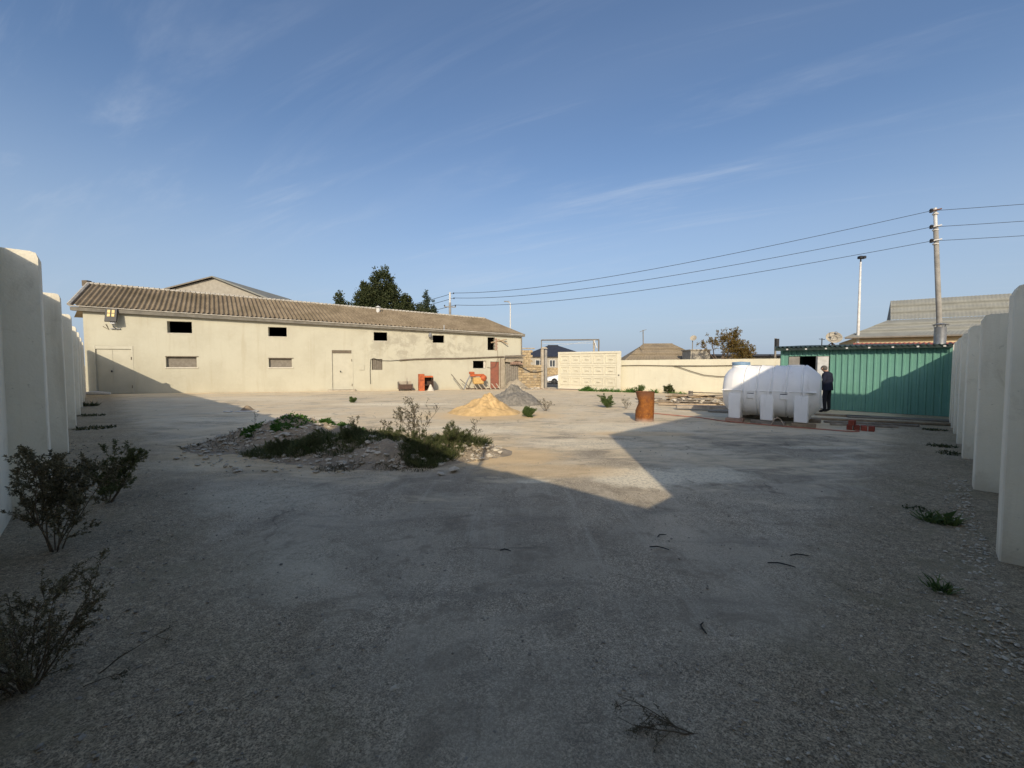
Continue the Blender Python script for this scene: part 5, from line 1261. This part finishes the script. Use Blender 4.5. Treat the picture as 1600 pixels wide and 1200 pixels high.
# ------------------------------------------------------------------ person
def person():
    root = thing('person', 'person in dark navy jacket and trousers standing by the shed door, head bowed', 'person', (11.22, 14.78, 0))
    base = Vector((11.22, 14.78, 0.0))
    P = [((0, 0, 0.90), .150, .115), ((0, 0.0, 1.03), .150, .115), ((0.0, 0.01, 1.18), .165, .125), ((-0.01, 0.01, 1.33), .175, .125), ((-0.03, 0.03, 1.43), .085, .08), ((-0.05, 0.06, 1.485), .060, .060),
         ((-0.075, 0.09, 1.545), .082, .092), ((-0.09, 0.105, 1.61), .078, .09), ((-0.095, 0.11, 1.655), .045, .05),
         ((0.10, 0, 0.84), .095, .10), ((0.125, 0.01, 0.48), .066, .07), ((0.13, -0.015, 0.11), .050, .055), ((0.135, 0.10, 0.045), .045, .038), ((0.14, 0.17, 0.035), .035, .028),
         ((-0.10, 0, 0.84), .095, .10), ((-0.12, 0.025, 0.48), .066, .07), ((-0.125, 0.0, 0.11), .050, .055), ((-0.14, 0.115, 0.045), .045, .038), ((-0.145, 0.18, 0.035), .035, .028),
         ((0.185, 0.01, 1.37), .070, .07), ((0.235, -0.03, 1.12), .058, .058), ((0.20, 0.10, 0.93), .044, .044), ((0.17, 0.165, 0.89), .036, .026), ((0.15, 0.205, 0.87), .028, .018),
         ((-0.195, 0.01, 1.37), .070, .07), ((-0.235, -0.0, 1.12), .058, .058), ((-0.18, 0.15, 0.98), .044, .044), ((-0.14, 0.21, 0.97), .036, .026), ((-0.115, 0.245, 0.965), .028, .018)]
    E = [(0, 1), (1, 2), (2, 3), (3, 4), (4, 5), (5, 6), (6, 7), (7, 8), (0, 9), (9, 10), (10, 11), (11, 12), (12, 13), (0, 14), (14, 15), (15, 16), (16, 17), (17, 18), (3, 19), (19, 20), (20, 21), (21, 22), (22, 23), (3, 24), (24, 25), (25, 26), (26, 27), (27, 28)]
    Rm = rotz(R(28))
    # fingers and thumb on each hand
    def fingers(tip, prev, side):
        d = (Vector(P[tip][0]) - Vector(P[prev][0])).normalized(); lat = Vector((0, 0, 1)).cross(d).normalized()
        for i, (o, L) in enumerate(((-0.022, 0.055), (-0.007, 0.066), (0.008, 0.062), (0.022, 0.048))):
            a = len(P); q = Vector(P[tip][0]) + lat * o + d * 0.02
            P.append((tuple(q), .0095, .0095)); P.append((tuple(q + d * L * 0.55 + Vector((0, 0, -0.006))), .0085, .0085)); P.append((tuple(q + d * L * 0.9 + Vector((0, 0, -0.03))), .007, .007))
            E.extend([(tip, a), (a, a + 1), (a + 1, a + 2)])
        a = len(P); q = Vector(P[prev][0]) + lat * (-0.03 * side) + d * 0.01
        P.append((tuple(q), .011, .011)); P.append((tuple(q + d * 0.04 + lat * (-0.015 * side) + Vector((0, 0, -0.01))), .009, .009)); E.extend([(prev, a), (a, a + 1)])
    fingers(23, 22, 1); fingers(28, 27, -1)
    me = bpy.data.meshes.new('person_skeleton'); me.from_pydata([tuple(base + Rm @ Vector(p[0])) for p in P], E, []); me.update()
    sk = bpy.data.objects.new('person_skeleton', me); COL.objects.link(sk)
    m = sk.modifiers.new('skin', 'SKIN'); m.use_smooth_shade = True
    for i, p in enumerate(P):
        me.skin_vertices[0].data[i].radius = (p[1], p[2]); me.skin_vertices[0].data[i].use_root = (i == 0)
    sm = sk.modifiers.new('sub', 'SUBSURF'); sm.levels = 2; sm.render_levels = 2
    dg = bpy.context.evaluated_depsgraph_get(); dg.update()
    out = bpy.data.meshes.new_from_object(sk.evaluated_get(dg)); out.name = 'person_body'
    bpy.data.objects.remove(sk)
    for v in out.vertices: v.co -= base
    out.materials.clear()
    for nm in ('navy_cloth', 'dark_cloth', 'skin', 'shoe'): out.materials.append(MATS[nm])
    inv = Rm.inverted()
    for pl in out.polygons:
        c = inv @ pl.center
        k = 0
        if c.z > 1.47: k = 2
        elif c.z < 0.085: k = 3
        elif abs(c.x) < 0.21 and c.z < 0.90 and c.y < 0.14: k = 1
        elif c.z < 0.93 and c.x > 0.1 and c.y > 0.11: k = 2
        elif c.x < -0.05 and c.y > 0.175: k = 2
        pl.material_index = k; pl.use_smooth = True
    ob = bpy.data.objects.new('body', out); COL.objects.link(ob); ob.parent = root; ORIG['body'] = base
    # hair cap, ears, nose
    hc = base + Rm @ Vector((-0.088, 0.092, 1.585))
    mb = MB(); vs = []; 
    n = 18; rings = 8
    for i in range(rings + 1):
        ph = (math.pi * 0.62) * i / rings
        for k in range(n):
            t = 2 * math.pi * k / n
            v = Vector((0.086 * math.sin(ph) * math.cos(t), 0.102 * math.sin(ph) * math.sin(t) - 0.012, 0.10 * math.cos(ph)))
            v = Matrix.Rotation(R(22), 3, 'X') @ v
            vs.append(hc + Rm @ v)
    mb.add(vs, [(i * n + k, i * n + (k + 1) % n, (i + 1) * n + (k + 1) % n, (i + 1) * n + k) for i in range(rings) for k in range(n)])
    mb.build('hair', 'hair_grey', root, smooth=True)
    for sgn in (-1, 1):
        mb = MB(); mb.lathe([(0.006, -0.03), (0.018, -0.015), (0.02, 0.01), (0.008, 0.03)], base + Rm @ Vector((-0.085 + sgn * 0.083, 0.10, 1.565)), 8); mb.build('ear', 'skin', root, smooth=True)
    mb = MB(); mb.add([base + Rm @ Vector(p) for p in ((-0.085, 0.205, 1.57), (-0.105, 0.185, 1.535), (-0.065, 0.185, 1.535), (-0.085, 0.222, 1.54))], [(0, 1, 3), (0, 3, 2), (1, 2, 3)]); mb.build('nose', 'skin', root)
    # jacket hem, a little wider than the hips
    mb = MB(); n = 24; vs = []
    for (z, a, b_) in ((0.80, .205, .165), (0.86, .205, .165), (1.0, .185, .15), (1.12, .18, .14)):
        for k in range(n):
            t = 2 * math.pi * k / n; w = 1 + 0.04 * noise.noise((math.cos(t) * 2, math.sin(t) * 2, z * 6)); vs.append(base + Rm @ Vector((a * w * math.cos(t), b_ * w * math.sin(t), z)))
    mb.add(vs, [(i * n + k, i * n + (k + 1) % n, (i + 1) * n + (k + 1) % n, (i + 1) * n + k) for i in range(3) for k in range(n)]); mb.build('jacket_skirt', 'navy_cloth', root, smooth=True)
person()

# ------------------------------------------------------------------ beyond the yard
def tree(name, label, base, trunk_h, lobes, nleaf, L, mat, seed, trunk_r=0.25, bark='bark', shell=0.55, group=None, wf=0.6, aspect=None):
    rnd = random.Random(seed); root = thing(name, label, 'tree', base, group); base = Vector(base)
    tk = MB(); fork = base + Vector((0, 0, trunk_h)); tk.tube([base - Vector((0, 0, 0.3)), base + Vector((0.05, 0, trunk_h * 0.5)), fork], [trunk_r * 1.3, trunk_r, trunk_r * 0.75], 9)
    for (cx, cy, cz, rx, ry, rz, w) in lobes:
        c = base + Vector((cx, cy, cz)); mid = lerp(fork, c, 0.5) + Vector((rnd.uniform(-.2, .2), rnd.uniform(-.2, .2), -0.1 * rz))
        tk.tube([fork - Vector((0, 0, 0.1)), mid, c], [trunk_r * 0.55, trunk_r * 0.3, trunk_r * 0.12], 6, False)
        for k in range(6):
            e = c + Vector((rnd.uniform(-1, 1) * rx, rnd.uniform(-1, 1) * ry, rnd.uniform(-.5, 1) * rz)) * 0.8; tk.tube([lerp(mid, c, rnd.random()), lerp(c, e, 0.5), e], [trunk_r * .12, trunk_r * .07, trunk_r * 0.03], 4, False)
    tk.build('trunk', bark, root)
    lf = MB(); tot = sum(l[6] for l in lobes)
    for (cx, cy, cz, rx, ry, rz, w) in lobes:
        c = base + Vector((cx, cy, cz))
        ncl = max(6, int(nleaf * w / tot / 16))
        for q in range(ncl):
            d = rdir(rnd, 0.15); rr = shell + (1.04 - shell) * rnd.random()
            cc_ = c + Vector((d.x * rx, d.y * ry, d.z * rz)) * rr; cs = (rx + ry + rz) / 3 * rnd.uniform(0.14, 0.3)
            for k in range(16):
                p = cc_ + rdir(rnd) * cs * rnd.random() ** 0.4
                dd = rdir(rnd, 0.3) + d * 0.6
                leaf(lf, p, dd, L * rnd.uniform(0.6, 1.4), L * wf * rnd.uniform(0.6, 1.3), rnd)
    lf.build('crown', mat, root); return root
tree('evergreen_tree', 'large dark evergreen tree rising behind the storehouse roof', (-15.0, 48, -0.6), 4.5,
     [(0.2, 0, 11.3, 1.25, 1.3, 2.2, 1.6), (-0.9, 0, 9.4, 1.7, 1.7, 2.0, 2), (1.0, 0.2, 9.0, 2.0, 1.8, 2.2, 2.2), (-2.0, 0.3, 8.3, 1.3, 1.5, 2.6, 1.8), (-1.8, 0, 10.6, 0.55, 0.6, 1.2, .5), (2.6, 0, 7.8, 1.7, 1.5, 1.9, 2), (4.1, 0.2, 7.4, 1.35, 1.3, 1.5, 1.5), (5.2, 0, 7.4, 0.8, .8, 1.2, .7), (-3.6, 0, 7.7, 1.3, 1.3, 1.7, 1.5), (-4.7, 0, 8.3, 0.6, 0.7, 2.4, 1.0), (-4.9, 0, 7.2, 0.8, 0.8, 1.2, .7), (0, -0.6, 7.2, 2.6, 1.6, 2.2, 2.2), (2.9, 0, 9.6, .5, .6, .8, .4), (1.1, 0, 10.6, .7, .7, 1.2, .6)],
     34000, 0.24, 'leaf_dark', 3, 0.4, shell=0.45)
tree('slender_tree', 'small blue green tree right of the big evergreen, above the roof', (-11.0, 54, -0.6), 6.0,
     [(0, 0, 9.6, .55, .5, 2.1, 1.2), (-.8, 0, 9.0, .4, .4, 1.6, .8), (.85, 0, 8.9, .45, .4, 1.6, .9), (.3, 0, 8.0, 1.2, .8, 1.5, 1)], 5000, 0.2, 'leaf_bluegreen', 4, 0.15, shell=0.2)
tree('autumn_tree', 'bare limbed tree with rusty autumn leaves behind the cream wall', (19.0, 38, -0.5), 2.2,
     [(1.0, 0, 3.9, 1.0, .9, 1.2, 1.7), (1.9, 0, 3.4, 1.0, .9, 1.0, 1.7), (0.2, 0, 4.6, .9, .8, .9, .5), (-0.8, 0, 4.3, .9, .8, .8, .35), (2.6, 0, 3.0, .5, .5, .8, .5), (-1.6, 0, 3.9, .7, .5, .6, .12), (1.3, 0, 5.0, .6, .6, .6, .45)],
     7500, 0.13, 'leaf_autumn', 5, 0.16, shell=0.1)

def house(name, label, base, xdir, w, d, wall_h, roof_h, wallmat, roofmat, hip, windows=(), over=0.4, z0=-0.8):
    root = thing(name, label, 'house', base); M = frame(base, xdir)
    mb = MB(); mb.prism([(0, z0), (w, z0), (w, wall_h), (0, wall_h)], d, M); mb.build('wall', wallmat, root)
    o = over; a = [M @ Vector(p) for p in ((-o, -o, wall_h), (w + o, -o, wall_h), (w + o, d + o, wall_h), (-o, d + o, wall_h))]
    r0 = M @ Vector((hip, d / 2, wall_h + roof_h)); r1 = M @ Vector((w - hip, d / 2, wall_h + roof_h))
    mb = MB(); mb.add(a + [r0, r1], [(0, 1, 5, 4), (1, 2, 5), (2, 3, 4, 5), (3, 0, 4), (3, 2, 1, 0)])
    rf = mb.build('roof', roofmat, root)
    if roofmat.endswith('asbestos'):
        corrugated('roof_sheets', roofmat, a[0] + Vector((0, 0, .04)), a[1] + Vector((0, 0, .04)), r0 + Vector((0, 0, .04)), r1 + Vector((0, 0, .04)), 0.3, 0.04, 3, rf, 4)
    mb = MB(); mb.tube([r0 + Vector((0, 0, .05)), r1 + Vector((0, 0, .05))], 0.09, 6); mb.build('ridge', roofmat, rf)
    for (x0, x1, za, zb) in windows:
        mb = MB(); mb.prism([(x0, za), (x1, za), (x1, zb), (x0, zb)], -0.05, M); wd_ = mb.build('window', 'white_paint', root)
        xm = (x0 + x1) / 2
        for (p, q) in ((x0 + .08, xm - .04), (xm + .04, x1 - .08)):
            mb = MB(); mb.prism([(p, za + .08), (q, za + .08), (q, zb - .08), (p, zb - .08)], -0.07, M); mb.build('pane', 'window_glass', wd_)
    return root
house('tiled_house', 'far house with dark navy hipped roof seen through the gateway', (1.9, 75, -0.6), (1, 0.02), 12.0, 9, 3.75, 2.2, 'house_stone', 'navy_roof', 5.0, ((2.3, 3.9, 2.2, 3.2), (4.85, 5.9, 1.9, 3.2), (8, 9.4, 1.9, 3.2)), 0.5)
house('brown_roof_house', 'house with brown corrugated hipped roof behind the cream wall', (12.3, 44, -0.5), (1, -0.12), 7.2, 6, 2.7, 1.75, 'house_stone', 'tan_asbestos', 2.0)
tag(MB().tube([(14.0, 44.5, 3.5), (13.95, 44.5, 5.4)], 0.05, 6).tube([(13.6, 44.5, 5.2), (14.3, 44.5, 5.45)], 0.025, 5).build('roof_aerial', 'board_grey', origin=(14, 44.5, 3.5)), 'thin aerial mast on the brown corrugated hipped roof', 'aerial')
an_ = thing('pale_annex', 'low pale stone annex between the brown roofed house and the autumn tree', 'building', (18.0, 41, -0.5)); mb = MB(); mb.box((18.3, 41.5, 1.2), (1.9, 2, 3.8)); mb.build('wall', 'house_stone', an_); mb = MB(); mb.box((18.3, 41.5, 3.14), (2.1, 2.2, 0.1)); mb.build('roof_slab', 'concrete_warm', an_)
dsh = thing('satellite_dish', 'small pale dish on a pole in the bare part of the autumn tree', 'dish', (17.3, 40, 3.1)); mb = MB(); mb.tube([(17.3, 40, 3.1), (17.3, 40, 4.1)], 0.04, 6); mb.build('mast', 'board_grey', dsh); mb = MB(); mb.lathe([(0.02, 0), (0.2, 0.04), (0.3, 0.11), (0.29, 0.11), (0.19, 0.03), (0.02, -0.02)], (17.35, 39.9, 4.2), 18, Vector((-0.5, -0.7, 0.5)).to_track_quat('Z', 'Y').to_matrix(), caps=False); mb.build('reflector', 'dish_dirty', dsh)
gh = thing('gabled_hall', 'grey gabled hall peeping over the storehouse roof', 'building', (-31, 45, -0.6)); Mg = frame((-36.6, 44, 0), (1, 0.0))
mb = MB(); mb.prism([(-0.8, -0.8), (12.3, -0.8), (12.3, 8.2), (5.46, 10.8), (-0.8, 9.2)], 14, Mg); mb.build('wall', 'house_stone', gh)
mb = MB(); mb.add([Mg @ Vector(p) for p in ((-1.6, -0.35, 9.15), (5.46, -0.35, 10.93), (5.46, 14.4, 10.93), (-1.6, 14.4, 9.15), (-1.6, -0.35, 9.0), (5.46, -0.35, 10.8))], [(0, 1, 2, 3), (4, 5, 1, 0)]); mb.build('roof_slope', 'board_grey', gh)
mb = MB(); mb.add([Mg @ Vector(p) for p in ((12.9, -0.35, 8.0), (5.463, -0.35, 10.93), (5.463, 14.4, 10.93), (12.9, 14.4, 8.0), (12.9, -0.35, 7.85), (5.463, -0.35, 10.8))], [(0, 1, 2, 3), (4, 5, 1, 0)]); mb.build('roof_slope', 'grey_asbestos', gh)
# ochre ruin and stone wall outside the gate
oc = thing('stone_ruin', 'block of golden sandstone masonry behind the storehouse end', 'ruin', (1.6, 48, -0.55))
rnd = random.Random(4)
for r in range(14):
    for c in range(4):
        mb = MB(); mb.bbox((0.55 + c * 0.46 + (0.2 if r % 2 else 0), 48 + rnd.uniform(-.03, .03), -0.4 + r * 0.28), (0.445, 0.5, 0.265), 0.02); mb.build('block', 'sandstone', oc)
mb = MB(); mb.box((1.5, 48, 3.58), (2.2, 0.7, 0.12)); mb.build('coping', 'concrete_warm', oc)
sw = thing('stone_wall', 'sandstone wall across the road seen through the gateway', 'wall', (8, 58, -0.55))
for r in range(6):
    for c in range(24):
        mb = MB(); mb.bbox((2.2 + c * 0.5 + (0.25 if r % 2 else 0), 58 + rnd.uniform(-.04, .04), -0.4 + r * 0.31), (0.48, 0.4, 0.295), 0.02); mb.build('block', 'sandstone', sw)

# white car beyond the gate
def car():
    o = Vector((3.95, 47.2, -0.50)); root = thing('parked_car', 'white car parked on the road beyond the half open gate', 'car', o); M = frame(o, (1, -0.05))
    side = [(0.0, 0.42), (0.02, 0.62), (0.18, 0.80), (1.15, 0.98), (1.75, 1.46), (2.3, 1.60), (3.5, 1.58), (4.15, 1.20), (4.42, 1.05), (4.45, 0.45), (4.2, 0.28), (0.25, 0.26)]
    mb = MB(); n = len(side); vs = []
    for (y, ins) in ((0.0, 0.12), (0.10, 0.0), (1.68, 0.0), (1.78, 0.12)):
        for (x, z) in side:
            tw = 0.16 * max(0, (z - 0.95)) / 0.6; yy = y + (tw if y < 0.9 else -tw); k = 1 - ins * 0.25
            vs.append(M @ Vector((2.2 + (x - 2.2) * k, yy, 0.9 + (z - 0.9) * k)))
    mb.add(vs, [tuple(range(n)), tuple(reversed(range(3 * n, 4 * n)))] + [((k + 1) % n + i * n, k + i * n, k + (i + 1) * n, (k + 1) % n + (i + 1) * n) for i in range(3) for k in range(n)])
    mb.build('body', 'car_white', root, smooth=True).data.set_sharp_from_angle(angle=R(35))
    for poly in ([(1.35, 1.02), (1.85, 1.42), (2.35, 1.5), (2.35, 1.02)], [(2.42, 1.02), (2.42, 1.5), (3.4, 1.48), (3.85, 1.05)]):
        mb = MB(); mb.prism(poly, 0.05, M @ Matrix.Translation((0, 0.055, 0))); mb.build('side_window', 'car_glass', root)
    mb = MB(); mb.add([M @ Vector(p) for p in ((1.17, 0.25, 1.0), (1.17, 1.53, 1.0), (1.73, 1.45, 1.455), (1.73, 0.33, 1.455))], [(0, 1, 2, 3)]); mb.build('windscreen', 'car_glass', root)
    for x in (0.85, 3.55):
        for y in (0.02, 1.76):
            mb = MB(); mb.lathe([(0.2, -0.1), (0.31, -0.1), (0.335, -0.07), (0.335, 0.07), (0.31, 0.1), (0.2, 0.1)], M @ Vector((x, y, 0.335)), 20, Matrix.Rotation(R(90), 3, 'X')); w = mb.build('wheel', 'tyre', root, smooth=False)
            mb = MB(); mb.lathe([(0.2, -0.09), (0.05, -0.105), (0.05, 0.105), (0.2, 0.09)], M @ Vector((x, y, 0.335)), 14, Matrix.Rotation(R(90), 3, 'X')); mb.build('rim', 'grey_steel', w)
    for y in (0.2, 1.4): mb = MB(); mb.bbox(M @ Vector((0.12, y + .1, 0.70)), (0.16, 0.3, 0.12), 0.03); mb.build('headlight', 'lamp_glass', root)
    mb = MB(); mb.box(M @ Vector((2.2, 0.0, 0.33)), (3.9, 0.04, 0.14)); mb.build('sill', 'black_metal', root)
    mb = MB(); mb.bbox(M @ Vector((1.5, -0.1, 1.05)), (0.15, 0.16, 0.12), 0.02); mb.build('mirror', 'black_metal', root)
car()

# big grey roofed house behind the shed
rh = thing('grey_roof_house', 'large house with stepped grey corrugated roof and cream walls behind the shed', 'house', (30, 30, -0.3))
e0, e1 = Vector((25.5, 32, 3.81)), Vector((39.0, 23.4, 3.75)); du = (e1 - e0).normalized(); dv = Vector((-du.y, du.x, 0))
mb = MB(); a, bq = e0 + du * 0.7 + dv * 0.5, e1 + dv * 0.5
mb.add([(*a.xy, -0.4), (*bq.xy, -0.4), (*bq.xy, 3.78), (*a.xy, 3.78), (*(a + dv * 10).xy, -0.4), (*(a + dv * 10).xy, 3.78)], [(0, 1, 2, 3), (4, 0, 3, 5)]); mb.build('wall', 'house_cream', rh)
t0, t1 = Vector((31.02, 34.5, 5.39)), Vector((42.0, 27.5, 5.39))
low = corrugated('lower_roof', 'grey_asbestos', e0, e1, Vector((30.9, 34.4, 5.36)), t1, 0.22, 0.010, 3, rh, 4)
mb = MB(); bk0 = e0 + dv * 10.5; mb.add([e0, Vector((30.9, 34.4, 5.36)), (*(Vector((30.9, 34.4, 0)) + dv * 5).xy, 5.36), (*bk0.xy, 3.8)], [(3, 2, 1, 0)]); mb.build('roof_hip', 'grey_asbestos', rh)
u0, u1 = Vector((31.3, 34.6, 5.42)), Vector((42.0, 27.8, 5.42)); r0_, r1_ = Vector((33.4, 37.0, 7.34)), Vector((44.5, 30.2, 7.36))
corrugated('upper_roof', 'grey_asbestos', u0, u1, r0_, r1_, 0.22, 0.010, 3, rh, 4)
mb = MB(); mb.add([u0, r0_, Vector((36.0, 40.3, 5.4))], [(0, 1, 2)]); mb.build('gable', 'grey_asbestos', rh)
mb = MB(); mb.tube([e0 + Vector((0, 0, -0.06)), e1 + Vector((0, 0, -0.06))], 0.07, 6); mb.build('gutter', 'board_grey', low)
an2 = thing('pink_roof_annex', 'low annex with pinkish red metal roof between shed and large house', 'building', (27, 28.5, -0.3))
corrugated('roof', 'pink_roof', Vector((24.2, 29.6, 2.75)), Vector((29.3, 25.6, 2.75)), Vector((25.6, 31.3, 3.33)), Vector((30.6, 27.4, 3.2)), 0.25, 0.03, 1, an2, 4)
mb = MB(); mb.add([(24.4, 29.8, -0.4), (29.3, 25.9, -0.4), (29.3, 25.9, 2.74), (24.4, 29.8, 2.74)], [(0, 1, 2, 3)]); mb.build('wall', 'house_cream', an2)

# poles, lamps and overhead lines
p2 = thing('utility_pole', 'leaning concrete utility pole with white metal head behind the shed', 'pole', (19.15, 18.5, 0))
tp = Vector((18.47, 18.5, 8.54)); bt = Vector((19.22, 18.5, -0.3))
mb = MB(); mb.tube([bt, lerp(bt, tp, 0.5), lerp(bt, tp, 0.915)], [0.115, 0.098, 0.085], 12); mb.build('shaft', 'concrete', p2, smooth=True)
mb = MB(); mb.tube([lerp(bt, tp, 0.90), tp], 0.062, 8); mb.build('head', 'white_paint', p2)
for (k, z) in enumerate((8.40, 7.71, 7.11)):
    c = Vector((18.47 + 0.055 * (8.54 - z), 18.5, z)); mb = MB(); mb.tube([c + Vector((0.12, -0.16, 0.05)), c + Vector((-0.26, -0.1, -0.02))], 0.028, 6); br = mb.build('bracket', 'white_paint' if k else 'rusty_steel', p2)
    mb = MB(); mb.lathe([(0.03, -0.08), (0.075, -0.06), (0.05, -0.01), (0.08, 0.02), (0.04, 0.09)], c + Vector((-0.26, -0.1, -0.02)), 10); mb.build('insulator', 'black_metal', br)
    mb = MB(); mb.lathe([(0.105, -0.025), (0.11, 0.0), (0.105, 0.025)], c + Vector((0.02, 0, -0.12)), 12); mb.build('clamp', 'white_paint', br)
p1 = thing('utility_pole', 'distant utility pole with crossarm right of the evergreen tree', 'pole', (-8.9, 60, -0.6))
mb = MB(); mb.tube([(-8.9, 60, -0.8), (-8.88, 60, 10.6)], [0.22, 0.17], 8); mb.build('shaft', 'concrete', p1)
mb = MB(); mb.tube([(-8.88, 60, 10.6), (-8.87, 60, 12.05)], 0.13, 8); mb.build('head', 'white_paint', p1)
mb = MB(); mb.tube([(-9.7, 60, 10.0), (-8.05, 60, 9.95)], 0.07, 6); mb.build('crossarm', 'concrete', p1)
for (x, z) in ((-9.65, 10.15), (-8.1, 10.12), (-8.35, 11.9), (-8.3, 11.2)): mb = MB(); mb.lathe([(0.05, -0.1), (0.11, 0), (0.05, 0.12)], (x, 60, z), 8); mb.build('insulator', 'black_metal', p1)
W2 = [(18.21, 18.4, 8.38), (18.26, 18.4, 7.69), (18.30, 18.4, 7.09)]; W1_ = [(-8.35, 60, 11.95), (-8.3, 60, 11.25), (-8.1, 60, 10.25)]; W3 = [(46.5, 8.5, 8.4), (46.5, 8.5, 7.75), (46.5, 8.5, 7.25)]; W0_ = [(-25, 78, 11.8), (-25, 78, 11.1), (-25, 78, 10.1)]
for k, lab in enumerate(('highest overhead wire between the two utility poles', 'middle overhead wire between the two utility poles', 'lowest overhead wire between the two utility poles')):
    mb = MB()
    for (a, b_, sag) in ((W2[k], W1_[k], 0.9), (W2[k], W3[k], 0.25), (W1_[k], W0_[k], 0.3)):
        a, b_ = Vector(a), Vector(b_); n = 24; mb.tube([lerp(a, b_, i / n) - Vector((0, 0, sag * 4 * (i / n) * (1 - i / n))) for i in range(n + 1)], [0.010 + 0.022 * (lerp(a, b_, i / n).y - 18) / 42 if lerp(a, b_, i / n).y > 18 else 0.010 for i in range(n + 1)], 5, False)
    tag(mb.build('overhead_wire', 'cable_black', origin=W2[k]), lab, 'wire')
lp = thing('light_mast', 'tall thin white light mast behind the green shed', 'light pole', (26.5, 32, -0.3))
mb = MB(); mb.tube([(26.5, 32, -0.5), (26.5, 32, 5), (26.49, 32, 9.5)], [0.12, 0.095, 0.06], 8); mb.build('mast', 'white_paint', lp, smooth=True)
mb = MB(); mb.tube([(26.49, 32, 9.4), (26.49, 32, 9.75)], 0.05, 6); mb.bbox((26.35, 31.9, 9.82), (0.22, 0.3, 0.2), 0.03); mb.bbox((26.62, 31.9, 9.82), (0.22, 0.3, 0.2), 0.03); mb.build('lamp_heads', 'black_metal', lp)
sl = thing('street_lamp', 'far street lamp with curved arm above the storehouse end', 'street lamp', (-0.3, 75, -0.6))
mb = MB(); mb.tube([(-0.3, 75, -0.8), (-0.3, 75, 12.2), (-0.35, 75, 12.8), (-0.9, 75, 13.0)], [0.14, 0.1, 0.08, 0.06], 8); mb.build('column', 'white_paint', sl)
mb = MB(); mb.bbox((-0.95, 75, 13.02), (1.0, 0.3, 0.16), 0.04); mb.build('lamp_head', 'grey_steel', sl)
bxp = thing('box_pole', 'short grey pole with a dark box behind the wall beside the shed', 'pole', (18.95, 30, -0.2))
mb = MB(); mb.tube([(18.95, 30, -0.3), (18.93, 30, 3.6)], 0.07, 8); mb.build('shaft', 'board_grey', bxp)
mb = MB(); mb.bbox((18.98, 29.9, 3.25), (0.22, 0.2, 0.62), 0.02); mb.build('box', 'black_metal', bxp)
mb = MB(); mb.bbox((19.2, 29.9, 2.75), (0.3, 0.15, 0.15), 0.02); mb.build('bracket', 'white_paint', bxp)
dw = thing('distant_roof', 'flat dark roof edge over the wall between autumn tree and shed', 'building', (24.5, 46, -0.5)); mb = MB(); mb.box((25.5, 46.5, 1.0), (8, 4, 3.2)); mb.build('wall', 'house_stone', dw); mb = MB(); mb.box((25.5, 46.3, 2.72), (8.6, 4.8, 0.2)); mb.build('roof_slab', 'navy_roof', dw)
